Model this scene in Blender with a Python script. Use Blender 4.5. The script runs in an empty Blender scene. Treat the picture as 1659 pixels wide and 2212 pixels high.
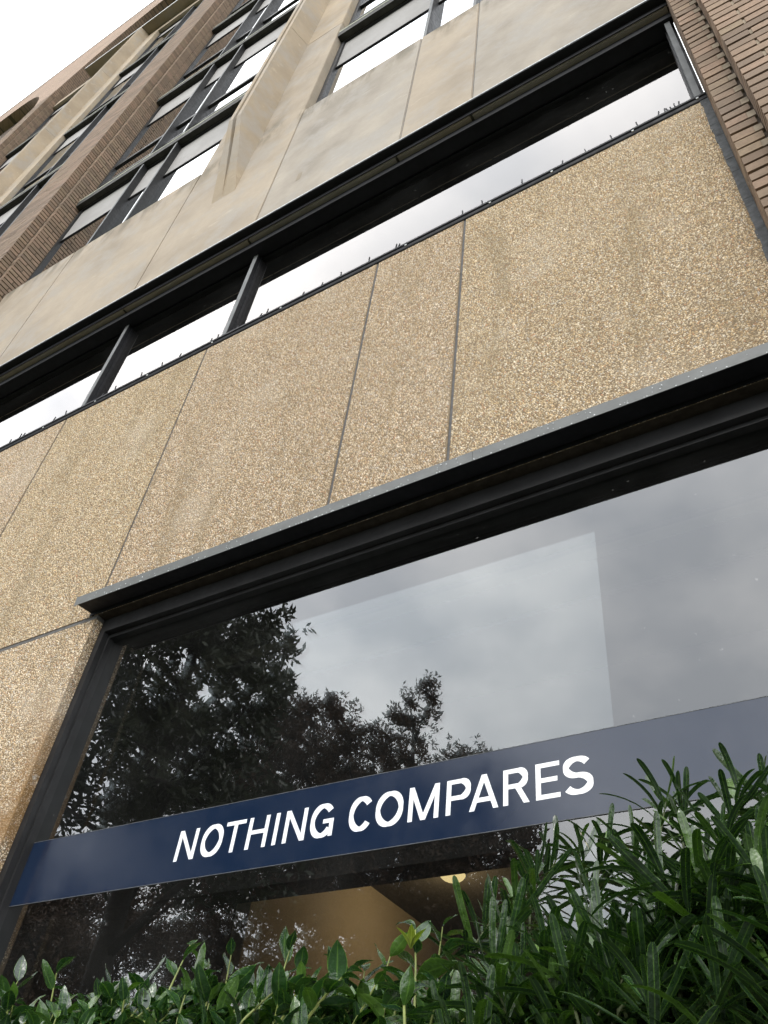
import bpy, bmesh, math, random
import numpy as np
from mathutils import Vector, Matrix, Euler

random.seed(7)
rng = np.random.default_rng(11)
SC = bpy.context.scene
COL = SC.collection

# ---------------------------------------------------------------- scale
# the facade is laid out in units of the camera's distance to the wall
K = 1.816          # metres per unit
H = 1.35           # camera height above ground

def M(x, y, z):
    return (x * K, y * K, z * K + H)

# ---------------------------------------------------------------- camera
cam_data = bpy.data.cameras.new('camera')
cam = bpy.data.objects.new('camera', cam_data)
COL.objects.link(cam)
RC = Matrix(((0.85270794, 0.30113815, 0.42685476),
             (0.51265114, -0.63942303, -0.57299825),
             (0.10038913, 0.70742774, -0.69961991)))
cam.matrix_world = Matrix.Translation(M(0, -1, 0)) @ RC.to_4x4()
cam_data.sensor_fit = 'VERTICAL'
cam_data.sensor_height = 36.0
cam_data.sensor_width = 27.0
cam_data.lens = 1844.7 / 2212 * 36
cam_data.clip_start = 0.02
cam_data.clip_end = 3000
SC.camera = cam

# ---------------------------------------------------------------- world, sun, exposure
SUN_EL, SUN_AZ = math.radians(32), math.radians(13)   # azimuth from -Y (out of the wall) towards -X
world = bpy.data.worlds.new('World')
SC.world = world
world.use_nodes = True
wn = world.node_tree
for n in list(wn.nodes):
    wn.nodes.remove(n)
wout = wn.nodes.new('ShaderNodeOutputWorld')
wbg = wn.nodes.new('ShaderNodeBackground')
wbg.inputs['Strength'].default_value = 0.1
sky = wn.nodes.new('ShaderNodeTexSky')
sky.sky_type = 'NISHITA'
sky.sun_disc = False
sky.sun_elevation = SUN_EL
sky.sun_rotation = math.radians(180) - math.radians(13)
wtc = wn.nodes.new('ShaderNodeTexCoord')
wsep = wn.nodes.new('ShaderNodeSeparateXYZ')
wn.links.new(wtc.outputs['Generated'], wsep.inputs[0])
wmax = wn.nodes.new('ShaderNodeMath'); wmax.operation = 'MAXIMUM'; wmax.inputs[1].default_value = 0.0
wn.links.new(wsep.outputs['Z'], wmax.inputs[0])
# cloud layer: direction projected on a flat deck
wadd = wn.nodes.new('ShaderNodeMath'); wadd.operation = 'ADD'; wadd.inputs[1].default_value = 0.25
wn.links.new(wmax.outputs[0], wadd.inputs[0])
wdiv = wn.nodes.new('ShaderNodeVectorMath'); wdiv.operation = 'DIVIDE'
wcomb = wn.nodes.new('ShaderNodeCombineXYZ')
for i in range(3):
    wn.links.new(wadd.outputs[0], wcomb.inputs[i])
wn.links.new(wtc.outputs['Generated'], wdiv.inputs[0])
wn.links.new(wcomb.outputs[0], wdiv.inputs[1])
wnz = wn.nodes.new('ShaderNodeTexNoise')
wnz.inputs['Scale'].default_value = 3.6
wnz.inputs['Detail'].default_value = 5
wnz.inputs['Roughness'].default_value = 0.5
wn.links.new(wdiv.outputs[0], wnz.inputs['Vector'])
wramp = wn.nodes.new('ShaderNodeValToRGB')
wramp.color_ramp.elements[0].position = 0.36
wramp.color_ramp.elements[0].color = (0.74, 0.77, 0.81, 1)
wramp.color_ramp.elements[1].position = 0.62
wramp.color_ramp.elements[1].color = (1.11, 1.11, 1.11, 1)
wn.links.new(wnz.outputs['Fac'], wramp.inputs[0])
wgr = wn.nodes.new('ShaderNodeMapRange')
wgr.inputs['From Min'].default_value = 0.0; wgr.inputs['From Max'].default_value = 1.0
wgr.inputs['To Min'].default_value = 21.5; wgr.inputs['To Max'].default_value = 25.0
wn.links.new(wmax.outputs[0], wgr.inputs['Value'])
wmul = wn.nodes.new('ShaderNodeVectorMath'); wmul.operation = 'SCALE'
wn.links.new(wramp.outputs['Color'], wmul.inputs[0])
wn.links.new(wgr.outputs[0], wmul.inputs['Scale'])
wmix = wn.nodes.new('ShaderNodeMix'); wmix.data_type = 'RGBA'
wmix.inputs['Factor'].default_value = 0.93
wn.links.new(sky.outputs[0], wmix.inputs['A'])
wn.links.new(wmul.outputs[0], wmix.inputs['B'])
wn.links.new(wmix.outputs['Result'], wbg.inputs['Color'])
wn.links.new(wbg.outputs[0], wout.inputs['Surface'])

sd = bpy.data.lights.new('sun', 'SUN')
sd.energy = 1.0
sd.angle = math.radians(18)
sd.color = (1.0, 0.96, 0.9)
sun = bpy.data.objects.new('sun', sd)
COL.objects.link(sun)
sdir = Vector((math.sin(SUN_AZ) * math.cos(SUN_EL), -math.cos(SUN_AZ) * math.cos(SUN_EL), math.sin(SUN_EL)))
sun.rotation_euler = sdir.to_track_quat('Z', 'Y').to_euler()

SC.view_settings.view_transform = 'Standard'
SC.view_settings.look = 'None'
SC.view_settings.exposure = 0.42
SC.view_settings.gamma = 1.0
SC.view_settings.use_curve_mapping = False
SC.render.engine = 'CYCLES'
SC.cycles.max_bounces = 8
SC.cycles.transparent_max_bounces = 16
SC.cycles.sample_clamp_indirect = 8

# ---------------------------------------------------------------- material helpers
class N:
    def __init__(self, name):
        self.m = bpy.data.materials.new(name)
        self.m.use_nodes = True
        self.t = self.m.node_tree
        for n in list(self.t.nodes):
            self.t.nodes.remove(n)
        self.out = self.t.nodes.new('ShaderNodeOutputMaterial')
    def node(self, kind, **kw):
        n = self.t.nodes.new(kind)
        for k, v in kw.items():
            setattr(n, k, v)
        return n
    def link(self, a, b):
        self.t.links.new(a, b)
    def bsdf(self, color=None, rough=0.8, metal=0.0, spec=0.5):
        b = self.node('ShaderNodeBsdfPrincipled')
        if color is not None:
            b.inputs['Base Color'].default_value = (*color, 1)
        b.inputs['Roughness'].default_value = rough
        b.inputs['Metallic'].default_value = metal
        b.inputs['Specular IOR Level'].default_value = spec
        self.link(b.outputs[0], self.out.inputs['Surface'])
        return b
    def pos(self):
        return self.node('ShaderNodeNewGeometry').outputs['Position']
    def noise(self, scale, detail=4, rough=0.55, vec=None, stretch=None):
        n = self.node('ShaderNodeTexNoise')
        n.inputs['Scale'].default_value = scale
        n.inputs['Detail'].default_value = detail
        n.inputs['Roughness'].default_value = rough
        v = vec if vec is not None else self.pos()
        if stretch:
            mp = self.node('ShaderNodeMapping')
            mp.inputs['Scale'].default_value = stretch
            self.link(v, mp.inputs['Vector'])
            v = mp.outputs[0]
        self.link(v, n.inputs['Vector'])
        return n.outputs['Fac']
    def ramp(self, fac, stops):
        r = self.node('ShaderNodeValToRGB')
        e = r.color_ramp.elements
        while len(e) > len(stops):
            e.remove(e[-1])
        while len(e) < len(stops):
            e.new(0.5)
        for el, (p, c) in zip(e, stops):
            el.position = p
            el.color = (*c, 1) if len(c) == 3 else c
        self.link(fac, r.inputs[0])
        return r.outputs['Color']
    def mix(self, fac, a, b, mode='MIX'):
        m = self.node('ShaderNodeMix', data_type='RGBA', blend_type=mode)
        for sock, v in (('Factor', fac), ('A', a), ('B', b)):
            s = m.inputs[sock]
            if isinstance(v, (int, float)):
                s.default_value = v
            elif isinstance(v, tuple):
                s.default_value = (*v, 1)
            else:
                self.link(v, s)
        return m.outputs['Result']
    def math(self, op, a, b=0.0, clamp=False):
        m = self.node('ShaderNodeMath', operation=op, use_clamp=clamp)
        for i, v in enumerate((a, b)):
            if isinstance(v, (int, float)):
                m.inputs[i].default_value = v
            else:
                self.link(v, m.inputs[i])
        return m.outputs[0]
    def mrange(self, v, a, b, c=0.0, d=1.0, smooth=True):
        m = self.node('ShaderNodeMapRange')
        if smooth:
            m.interpolation_type = 'SMOOTHSTEP'
        m.inputs['From Min'].default_value = a; m.inputs['From Max'].default_value = b
        m.inputs['To Min'].default_value = c; m.inputs['To Max'].default_value = d
        self.link(v, m.inputs['Value'])
        return m.outputs[0]
    def xyz(self, v=None):
        s = self.node('ShaderNodeSeparateXYZ')
        self.link(v if v is not None else self.pos(), s.inputs[0])
        return s.outputs
    def bump(self, b, height, strength=0.3, dist=0.01):
        n = self.node('ShaderNodeBump')
        n.inputs['Strength'].default_value = strength
        n.inputs['Distance'].default_value = dist
        self.link(height, n.inputs['Height'])
        self.link(n.outputs[0], b.inputs['Normal'])

def mat_simple(name, color, rough=0.6, metal=0.0, vary=0.15, scale=6.0, spec=0.5, bump=0.0):
    n = N(name)
    b = n.bsdf(color, rough, metal, spec)
    f = n.noise(scale, 5)
    lo = tuple(c * (1 - vary) for c in color); hi = tuple(min(1, c * (1 + vary)) for c in color)
    n.link(n.ramp(f, [(0.3, lo), (0.7, hi)]), b.inputs['Base Color'])
    rr = n.mrange(n.noise(scale * 3, 3), 0.3, 0.7, max(0.02, rough - 0.08), min(1, rough + 0.08))
    n.link(rr, b.inputs['Roughness'])
    if bump:
        n.bump(b, n.noise(scale * 20, 4), bump, 0.004)
    return n.m

def stain_masks(n):
    """wear that belongs to the pebble wall: pale film patches, rust run beside the big window"""
    X, Y, Z = n.xyz()
    film = n.mrange(n.noise(1.5, 4, 0.6), 0.52, 0.72)
    x0 = -1.565 * K
    rx = n.mrange(X, x0 - 0.30, x0 - 0.04)
    zt = 1.10 * K + H
    rz = n.mrange(Z, zt - 0.6, zt + 0.05, 1.0, 0.0)
    rn = n.mrange(n.noise(5.5, 4, 0.6), 0.36, 0.62)
    rust = n.math('MULTIPLY', n.math('MULTIPLY', rx, rz), rn)
    white = n.mrange(n.noise(7.0, 5, 0.7), 0.66, 0.74)
    return film, rust, white

def mat_pebble(name, attr=True):
    n = N(name)
    b = n.bsdf((0.4, 0.3, 0.2), 0.85, spec=0.12)
    if attr:
        a = n.node('ShaderNodeAttribute', attribute_name='tint')
        col = a.outputs['Color']
    else:
        col = n.ramp(n.noise(90, 3), [(0.35, (0.15, 0.11, 0.07)), (0.65, (0.25, 0.195, 0.13))])
    film, rust, white = stain_masks(n)
    col = n.mix(n.math('MULTIPLY', film, 0.32), col, (0.56, 0.49, 0.40))
    col = n.mix(n.math('MULTIPLY', rust, 0.75), col, (0.42, 0.27, 0.11), 'MULTIPLY') if False else n.mix(n.math('MULTIPLY', rust, 0.7), col, (0.20, 0.105, 0.03))
    col = n.mix(n.math('MULTIPLY', white, 0.55), col, (0.62, 0.60, 0.56))
    streak = n.mrange(n.noise(3.2, 5, 0.6, stretch=(1.5, 1, 0.28)), 0.5, 0.68)
    col = n.mix(n.math('MULTIPLY', streak, 0.30), col, (0.20, 0.155, 0.09))
    damp = n.mrange(n.noise(0.9, 3), 0.35, 0.65)
    col = n.mix(n.math('MULTIPLY', damp, 0.12), col, (0.2, 0.15, 0.08), 'MULTIPLY') if False else col
    n.link(col, b.inputs['Base Color'])
    return n.m

def mat_stone(name, base, stain_top=None, k=1.0):
    n = N(name)
    b = n.bsdf(base, 0.85, spec=0.25)
    X, Y, Z = n.xyz()
    big = n.noise(1.3, 6, 0.62)
    fine = n.noise(14, 6, 0.65)
    d = tuple(c * (1 - 0.26 * k) for c in base); l = tuple(min(1, c * (1 + .17 * k)) for c in base)
    g = tuple(sum(base) / 3 * k for k in (1.14, 1.06, 0.96))
    col = n.ramp(big, [(0.3, d), (0.52, base), (0.72, l)])
    col = n.mix(n.math('MULTIPLY', n.mrange(n.noise(2.3, 6, 0.66), 0.46, 0.64), 0.6 * k), col, g)
    col = n.mix(n.mrange(fine, 0.35, 0.65, 0.0, 0.22), col, tuple(c * 0.8 for c in base))
    # pale scuffs dragged along the face
    sc = n.mrange(n.noise(7.0, 7, 0.72, stretch=(0.35, 1, 1)), 0.60, 0.70)
    col = n.mix(n.math('MULTIPLY', sc, 0.5), col, tuple(min(1, c * 1.35) for c in base))
    if stain_top is not None:
        zt = stain_top * K + H
        m = n.math('MULTIPLY', n.mrange(Z, zt - 0.55, zt - 0.0, 0.0, 1.0), n.mrange(Z, zt + 0.01, zt + 0.25, 1.0, 0.25))
        run = n.mrange(n.noise(2.6, 5, 0.65, stretch=(1.6, 1, 0.5)), 0.42, 0.62)
        f = n.math('MULTIPLY', n.math('MULTIPLY', m, run), 0.8)
        col = n.mix(f, col, (0.14, 0.12, 0.085))
    n.link(col, b.inputs['Base Color'])
    hb = n.math('ADD', n.noise(220, 3), n.math('MULTIPLY', n.noise(30, 5), 1.5))
    n.bump(b, hb, 0.25, 0.004)
    return n.m

def mat_brick(name):
    n = N(name)
    b = n.bsdf((0.3, 0.2, 0.14), 0.85, spec=0.25)
    oi = n.node('ShaderNodeObjectInfo')
    at = n.node('ShaderNodeAttribute', attribute_name='tone')
    r = n.math('FRACT', n.math('ADD', oi.outputs['Random'], at.outputs['Fac']))
    col = n.ramp(r, [(0.0, (0.18, 0.13, 0.094)), (0.3, (0.24, 0.172, 0.12)), (0.55, (0.31, 0.213, 0.152)),
                     (0.8, (0.272, 0.205, 0.138)), (1.0, (0.205, 0.148, 0.11))])
    mott = n.noise(38, 5, 0.65)
    col = n.mix(n.mrange(mott, 0.38, 0.68, 0.0, 0.45), col, (0.17, 0.125, 0.09))
    soot = n.mrange(n.noise(1.7, 5, 0.6), 0.45, 0.7, 0.0, 0.35)
    col = n.mix(soot, col, (0.16, 0.13, 0.105))
    n.link(col, b.inputs['Base Color'])
    n.bump(b, n.noise(150, 5), 0.4, 0.004)
    return n.m

def mat_leaf(name, dark, mid, light, rough=0.3, trans=0.25):
    n = N(name)
    b = n.bsdf(mid, rough, spec=0.5 if rough > .3 else .75)
    oi = n.node('ShaderNodeObjectInfo')
    at = n.node('ShaderNodeAttribute', attribute_name='tone')
    r = n.math('FRACT', n.math('ADD', n.math('MULTIPLY', oi.outputs['Random'], 0.999), at.outputs['Fac']))
    col = n.ramp(r, [(0.0, dark), (0.5, mid), (0.78, mid), (1.0, light)])
    col = n.mix(n.mrange(n.noise(60, 4), 0.35, 0.7, 0.0, 0.45), col, dark)
    uvn = n.node('ShaderNodeAttribute', attribute_name='rib')
    rib = n.mrange(uvn.outputs['Fac'], 0.86, 1.0, 0.0, 0.6)
    col = n.mix(rib, col, tuple(min(1, c * 1.5 + 0.01) for c in light))
    edg = n.mrange(uvn.outputs['Fac'], 0.0, 0.09, 0.85, 0.0)
    col = n.mix(edg, col, tuple(min(1, c * 1.9) for c in light))
    n.link(col, b.inputs['Base Color'])
    wet = n.mrange(n.noise(110, 4), 0.38, 0.62, rough * 0.6, min(1.0, rough * 1.7))
    n.link(wet, b.inputs['Roughness'])
    n.bump(b, n.noise(95, 4), 0.5, 0.004)
    tr = n.node('ShaderNodeBsdfTranslucent')
    n.link(n.mix(1.0, col, (1.6, 1.9, 0.6), 'MULTIPLY'), tr.inputs['Color'])
    ms = n.node('ShaderNodeMixShader'); ms.inputs[0].default_value = trans
    n.link(b.outputs[0], ms.inputs[1]); n.link(tr.outputs[0], ms.inputs[2])
    n.link(ms.outputs[0], n.out.inputs['Surface'])
    return n.m

def mat_glass(name, tint=(0.62, 0.66, 0.66), surfaces=2.0, rough=0.0, dirt=0.012, refl=(0.97, 0.985, 1.0)):
    """a pane: Fresnel reflection of both faces, tinted clear transmission, a trace of dust"""
    n = N(name)
    fr = n.node('ShaderNodeFresnel'); fr.inputs['IOR'].default_value = 1.52
    geo = n.node('ShaderNodeNewGeometry')
    # stacked surfaces: N F / (1 + (N-1) F)
    num = n.math('MULTIPLY', fr.outputs[0], surfaces)
    den = n.math('ADD', n.math('MULTIPLY', fr.outputs[0], surfaces - 1.0), 1.0)
    fac = n.math('DIVIDE', num, den, True)
    fac = n.math('MULTIPLY', fac, n.math('SUBTRACT', 1.0, geo.outputs['Backfacing']))
    gl = n.node('ShaderNodeBsdfGlossy'); gl.inputs['Roughness'].default_value = rough
    gl.inputs['Color'].default_value = (*refl, 1)
    tr = n.node('ShaderNodeBsdfTransparent'); tr.inputs['Color'].default_value = (*tint, 1)
    df = n.node('ShaderNodeBsdfDiffuse'); df.inputs['Color'].default_value = (0.5, 0.5, 0.48, 1)
    ds = n.node('ShaderNodeMixShader')
    n.link(n.mrange(n.noise(2.2, 4, 0.6), 0.4, 0.7, dirt * 0.5, dirt * 1.6) if dirt < .01 else n.math('ADD', n.mrange(n.noise(2.2, 4, 0.6), 0.4, 0.7, dirt * 0.4, dirt * 1.4), n.mrange(n.noise(48, 2, 0.5), 0.71, 0.76, 0.0, 0.16)), ds.inputs[0])
    n.link(tr.outputs[0], ds.inputs[1]); n.link(df.outputs[0], ds.inputs[2])
    mx = n.node('ShaderNodeMixShader')
    n.link(fac, mx.inputs[0]); n.link(ds.outputs[0], mx.inputs[1]); n.link(gl.outputs[0], mx.inputs[2])
    n.link(mx.outputs[0], n.out.inputs['Surface'])
    return n.m

MT = {}
MT['pebble'] = mat_pebble('pebbles', True)
MT['pebble_bed'] = mat_pebble('pebble_bed', False)
MT['stone'] = mat_stone('tan_concrete', (0.37, 0.31, 0.24), 4.446)
MT['stone_grey'] = mat_stone('grey_mottled_concrete', (0.345, 0.305, 0.255), 4.446, 1.35)
MT['stone2'] = mat_stone('tan_concrete_upper', (0.375, 0.305, 0.222))
MT['lintel'] = mat_stone('stained_concrete', (0.30, 0.25, 0.19))
MT['soffit_shaded'] = mat_simple('shaded_soffit', (0.045, 0.037, 0.029), 0.95, vary=0.3, scale=30, spec=0.1, bump=0.5)  # dirt tone darkened further to carry the shade under the overhangs
MT['brick'] = mat_brick('brown_brick')
MT['mortar'] = mat_simple('mortar', (0.30, 0.25, 0.19), 0.95, vary=0.25, scale=25, spec=0.1)
MT['mortar_dark'] = mat_simple('shaded_mortar', (0.10, 0.08, 0.065), 0.95, vary=0.3, scale=20, spec=0.1)  # raked joints: the shade in the gaps is mixed into this darker mortar
MT['bronze'] = mat_simple('dark_anodised_metal', (0.017, 0.017, 0.018), 0.5, 0.0, vary=0.3, scale=9, spec=0.3)
MT['bronze_light'] = mat_simple('grey_anodised_metal', (0.34, 0.345, 0.355), 0.6, 0.0, vary=0.12, scale=7, spec=0.2)
MT['cap_grey'] = mat_simple('grey_mullion_cap', (0.19, 0.195, 0.20), 0.7, 0.0, vary=0.2, scale=7, spec=0.15)  # front strips paler than the dark mullion and jamb sides
MT['black_metal'] = mat_simple('black_metal', (0.009, 0.0095, 0.012), 0.6, vary=0.3, scale=9, spec=0.25)
MT['flash'] = mat_simple('grey_green_flashing', (0.085, 0.090, 0.086), 0.42, 0.0, vary=0.18, scale=14)
MT['flash_top'] = mat_simple('weathered_metal_edge', (0.42, 0.44, 0.44), 0.4, 0.3, vary=0.35, scale=40)
MT['sealant'] = mat_simple('joint_sealant', (0.085, 0.082, 0.08), 0.8, vary=0.35, scale=30)
MT['sealant_blue'] = mat_simple('edge_sealant', (0.085, 0.09, 0.095), 0.85, vary=0.4, scale=30, bump=0.4)
MT['spandrel'] = mat_simple('pale_grey_panel', (0.315, 0.305, 0.295), 0.7, vary=0.08, scale=1.5, spec=0.2)
MT['ledge'] = mat_simple('dark_stained_ledge', (0.028, 0.027, 0.022), 0.75, vary=0.5, scale=12)
MT['ledge_cap'] = mat_simple('lichen_pale_ledge_edge', (0.30, 0.31, 0.24), 0.85, vary=0.35, scale=10)
MT['glass'] = mat_glass('window_glass', surfaces=3.0)
MT['glass_clere'] = mat_glass('ribbon_glass', (0.5, 0.5, 0.5), 2.3, refl=(1.0, 0.965, 0.94))
MT['glass_in'] = mat_glass('inner_glass', (0.9, 0.9, 0.9), 2.0, 0.03, 0.004)
MT['glass_up'] = mat_glass('upper_window_glass', (0.45, 0.48, 0.5), 4.0)
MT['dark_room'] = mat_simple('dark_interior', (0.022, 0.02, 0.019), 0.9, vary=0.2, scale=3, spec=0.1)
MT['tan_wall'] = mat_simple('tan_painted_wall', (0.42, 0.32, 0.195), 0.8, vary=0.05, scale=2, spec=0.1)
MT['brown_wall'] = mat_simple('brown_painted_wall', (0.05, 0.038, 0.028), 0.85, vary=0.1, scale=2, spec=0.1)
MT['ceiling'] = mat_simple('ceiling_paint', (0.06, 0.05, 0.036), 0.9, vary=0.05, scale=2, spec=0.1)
MT['white_vinyl'] = mat_simple('white_vinyl', (0.86, 0.87, 0.88), 0.35, vary=0.02, scale=5)
MT['stem'] = mat_simple('green_stem', (0.16, 0.19, 0.045), 0.6, vary=0.3, scale=40)
MT['dark_stem'] = mat_simple('dark_green_stem', (0.05, 0.065, 0.02), 0.7, vary=0.3, scale=40)
MT['twig'] = mat_simple('brown_twig', (0.075, 0.055, 0.035), 0.85, vary=0.3, scale=40)
MT['bark'] = mat_simple('bark', (0.03, 0.026, 0.022), 0.95, vary=0.4, scale=12, bump=0.5)
MT['holly_leaf'] = mat_leaf('glossy_broad_leaf', (0.010, 0.028, 0.012), (0.022, 0.063, 0.017), (0.065, 0.13, 0.02), 0.17, 0.14)
MT['podo_leaf'] = mat_leaf('strap_leaf', (0.007, 0.021, 0.007), (0.016, 0.043, 0.012), (0.065, 0.13, 0.018), 0.28, 0.12)
MT['new_leaf'] = mat_leaf('yellow_green_new_leaf', (0.10, 0.14, 0.02), (0.16, 0.20, 0.03), (0.22, 0.25, 0.05), 0.35, 0.3)
MT['magnolia_leaf'] = mat_leaf('magnolia_leaf', (0.008, 0.013, 0.009), (0.013, 0.021, 0.012), (0.022, 0.028, 0.013), 0.5, 0.02)
MT['oak_leaf'] = mat_leaf('oak_leaf', (0.020, 0.014, 0.010), (0.030, 0.023, 0.013), (0.05, 0.028, 0.016), 0.7, 0.03)
MT['pavement'] = mat_simple('asphalt_path', (0.07, 0.07, 0.068), 0.9, vary=0.15, scale=3)
MT['lawn'] = mat_simple('lawn', (0.03, 0.045, 0.014), 0.95, vary=0.4, scale=6, spec=0.1)
MT['soil'] = mat_simple('mulch', (0.025, 0.018, 0.013), 0.95, vary=0.5, scale=18, spec=0.1)

nv = N('navy_vinyl')
bv = nv.bsdf((0.006, 0.015, 0.038), 0.16, spec=0.65)
nv.link(nv.mrange(nv.noise(9, 3), 0.3, 0.7, 0.12, 0.2), bv.inputs['Roughness'])
MT['navy'] = nv.m
nl = N('warm_lamp_glass')
em = nl.node('ShaderNodeEmission'); em.inputs['Color'].default_value = (1.0, 0.74, 0.34, 1); em.inputs['Strength'].default_value = 1.25
nl.link(em.outputs[0], nl.out.inputs['Surface'])
MT['lamp'] = nl.m
nd = N('water_drop')
bd = nd.bsdf((0.5, 0.52, 0.53), 0.08, spec=0.8)
MT['drop'] = nd.m

# ---------------------------------------------------------------- object helpers
def link(o, parent=None, **props):
    COL.objects.link(o)
    if parent is not None:
        o.parent = parent
    for k, v in props.items():
        o[k] = v
    return o

def empty(name, loc=(0, 0, 0), **props):
    o = bpy.data.objects.new(name, None)
    o.location = loc
    o.empty_display_size = 0.2
    return link(o, None, **props)

class MB:
    """collects shapes in metres, builds one mesh object"""
    def __init__(self):
        self.v = []; self.f = []
    def quadbox(self, x0, x1, y0, y1, z0, z1):
        b = len(self.v)
        for z in (z0, z1):
            for (x, y) in ((x0, y0), (x1, y0), (x1, y1), (x0, y1)):
                self.v.append((x, y, z))
        for f in ((3, 2, 1, 0), (4, 5, 6, 7), (0, 1, 5, 4), (1, 2, 6, 5), (2, 3, 7, 6), (3, 0, 4, 7)):
            self.f.append(tuple(b + i for i in f))
    def box(self, x0, x1, y0, y1, z0, z1):
        a = M(x0, y0, z0); c = M(x1, y1, z1)
        self.quadbox(a[0], c[0], a[1], c[1], a[2], c[2])
        return self
    def prism(self, poly, x0, x1):
        """poly: (y,z) profile in units, extruded along x"""
        b = len(self.v); n = len(poly)
        for x in (x0, x1):
            for y, z in poly:
                self.v.append(M(x, y, z))
        self.f.append(tuple(b + i for i in range(n)))
        self.f.append(tuple(b + n + i for i in reversed(range(n))))
        for i in range(n):
            j = (i + 1) % n
            self.f.append((b + i, b + n + i, b + n + j, b + j))
        return self
    def ring(self, x0, x1, z0, z1, wl, wr, wb, wt, y0, y1):
        """one connected rectangular frame"""
        b = len(self.v)
        o = [(x0, z0), (x1, z0), (x1, z1), (x0, z1)]
        i_ = [(x0 + wl, z0 + wb), (x1 - wr, z0 + wb), (x1 - wr, z1 - wt), (x0 + wl, z1 - wt)]
        for y in (y0, y1):
            for x, z in o + i_:
                self.v.append(M(x, y, z))
        for k in range(4):
            j = (k + 1) % 4
            self.f += [(b + k, b + j, b + 4 + j, b + 4 + k), (b + 8 + j, b + 8 + k, b + 12 + k, b + 12 + j),
                       (b + j, b + k, b + 8 + k, b + 8 + j), (b + 4 + k, b + 4 + j, b + 12 + j, b + 12 + k)]
        return self
    def poly(self, pts):
        b = len(self.v)
        self.v += [M(*p) for p in pts]
        self.f.append(tuple(range(b, b + len(pts))))
        return self
    def tube(self, pts, rads, seg=6):
        b = len(self.v); n = len(pts)
        for i, p in enumerate(pts):
            p = Vector(p)
            d = (Vector(pts[min(i + 1, n - 1)]) - Vector(pts[max(i - 1, 0)])).normalized()
            u = d.orthogonal().normalized() if abs(d.z) > 0.95 else d.cross(Vector((0, 0, 1))).normalized()
            w = d.cross(u)
            for k in range(seg):
                a = 2 * math.pi * k / seg
                self.v.append(tuple(p + (u * math.cos(a) + w * math.sin(a)) * rads[i]))
        for i in range(n - 1):
            for k in range(seg):
                k2 = (k + 1) % seg
                self.f.append((b + i * seg + k, b + i * seg + k2, b + (i + 1) * seg + k2, b + (i + 1) * seg + k))
        self.f.append(tuple(b + k for k in reversed(range(seg))))
        self.f.append(tuple(b + (n - 1) * seg + k for k in range(seg)))
        return self
    def build(self, name, mat, parent=None, smooth=False, fix=True, **props):
        me = bpy.data.meshes.new(name)
        me.from_pydata(self.v, [], self.f)
        if fix:
            bm = bmesh.new(); bm.from_mesh(me)
            bmesh.ops.recalc_face_normals(bm, faces=bm.faces)
            bm.to_mesh(me); bm.free()
        me.materials.append(MT[mat])
        if smooth:
            me.polygons.foreach_set('use_smooth', [True] * len(me.polygons))
        return link(bpy.data.objects.new(name, me), parent, **props)

def box(name, mat, parent, x0, x1, y0, y1, z0, z1, bevel=0.0, **props):
    o = MB().box(x0, x1, y0, y1, z0, z1).build(name, mat, parent, **props)
    if bevel:
        bm = bmesh.new(); bm.from_mesh(o.data)
        bmesh.ops.bevel(bm, geom=bm.edges[:], offset=bevel, segments=2, affect='EDGES')
        bm.to_mesh(o.data); bm.free()
    return o

def np_mesh(name, verts, loops, nper, mat, parent=None, smooth=False, attrs=None, **props):
    """verts (n,3), loops flat int array of faces with nper corners"""
    me = bpy.data.meshes.new(name)
    nv_, nf = len(verts), len(loops) // nper
    me.vertices.add(nv_); me.vertices.foreach_set('co', verts.astype(np.float32).ravel())
    me.loops.add(len(loops)); me.loops.foreach_set('vertex_index', loops.astype(np.int32))
    me.polygons.add(nf)
    me.polygons.foreach_set('loop_start', np.arange(0, nf * nper, nper, dtype=np.int32))
    me.polygons.foreach_set('use_smooth', np.full(nf, bool(smooth)))
    me.update(calc_edges=True)
    for an, (kind, data) in (attrs or {}).items():
        a = me.attributes.new(an, kind, 'POINT')
        a.data.foreach_set('color' if kind == 'FLOAT_COLOR' else 'value', data.astype(np.float32).ravel())
    me.materials.append(MT[mat])
    return link(bpy.data.objects.new(name, me), parent, **props)

# ================================================================= SETTING
g = MB(); S_ = 600
g.v = [(-S_, -S_, 0), (S_, -S_, 0), (S_, S_, 0), (-S_, S_, 0)]; g.f = [(0, 1, 2, 3)]
g.build('ground', 'lawn', kind='structure')
g = MB(); g.quadbox(-40, 40, -5.2, -1.75, -0.05, 0.03)
g.build('pavement', 'pavement', kind='structure')
g = MB(); g.quadbox(-12, 6, -1.745, -0.02, -0.05, 0.02)
g.build('planting_bed', 'soil', kind='structure')

# ================================================================= BUILDING
B = empty('building', (0, 0, 0), label='brown brick and tan concrete office building with ribbon windows and dark metal trim',
          category='building')

PER = 4.536
G0 = -0.743                     # ground in units
XR = 0.078                      # right end of the panels, beside the brick pier

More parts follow.
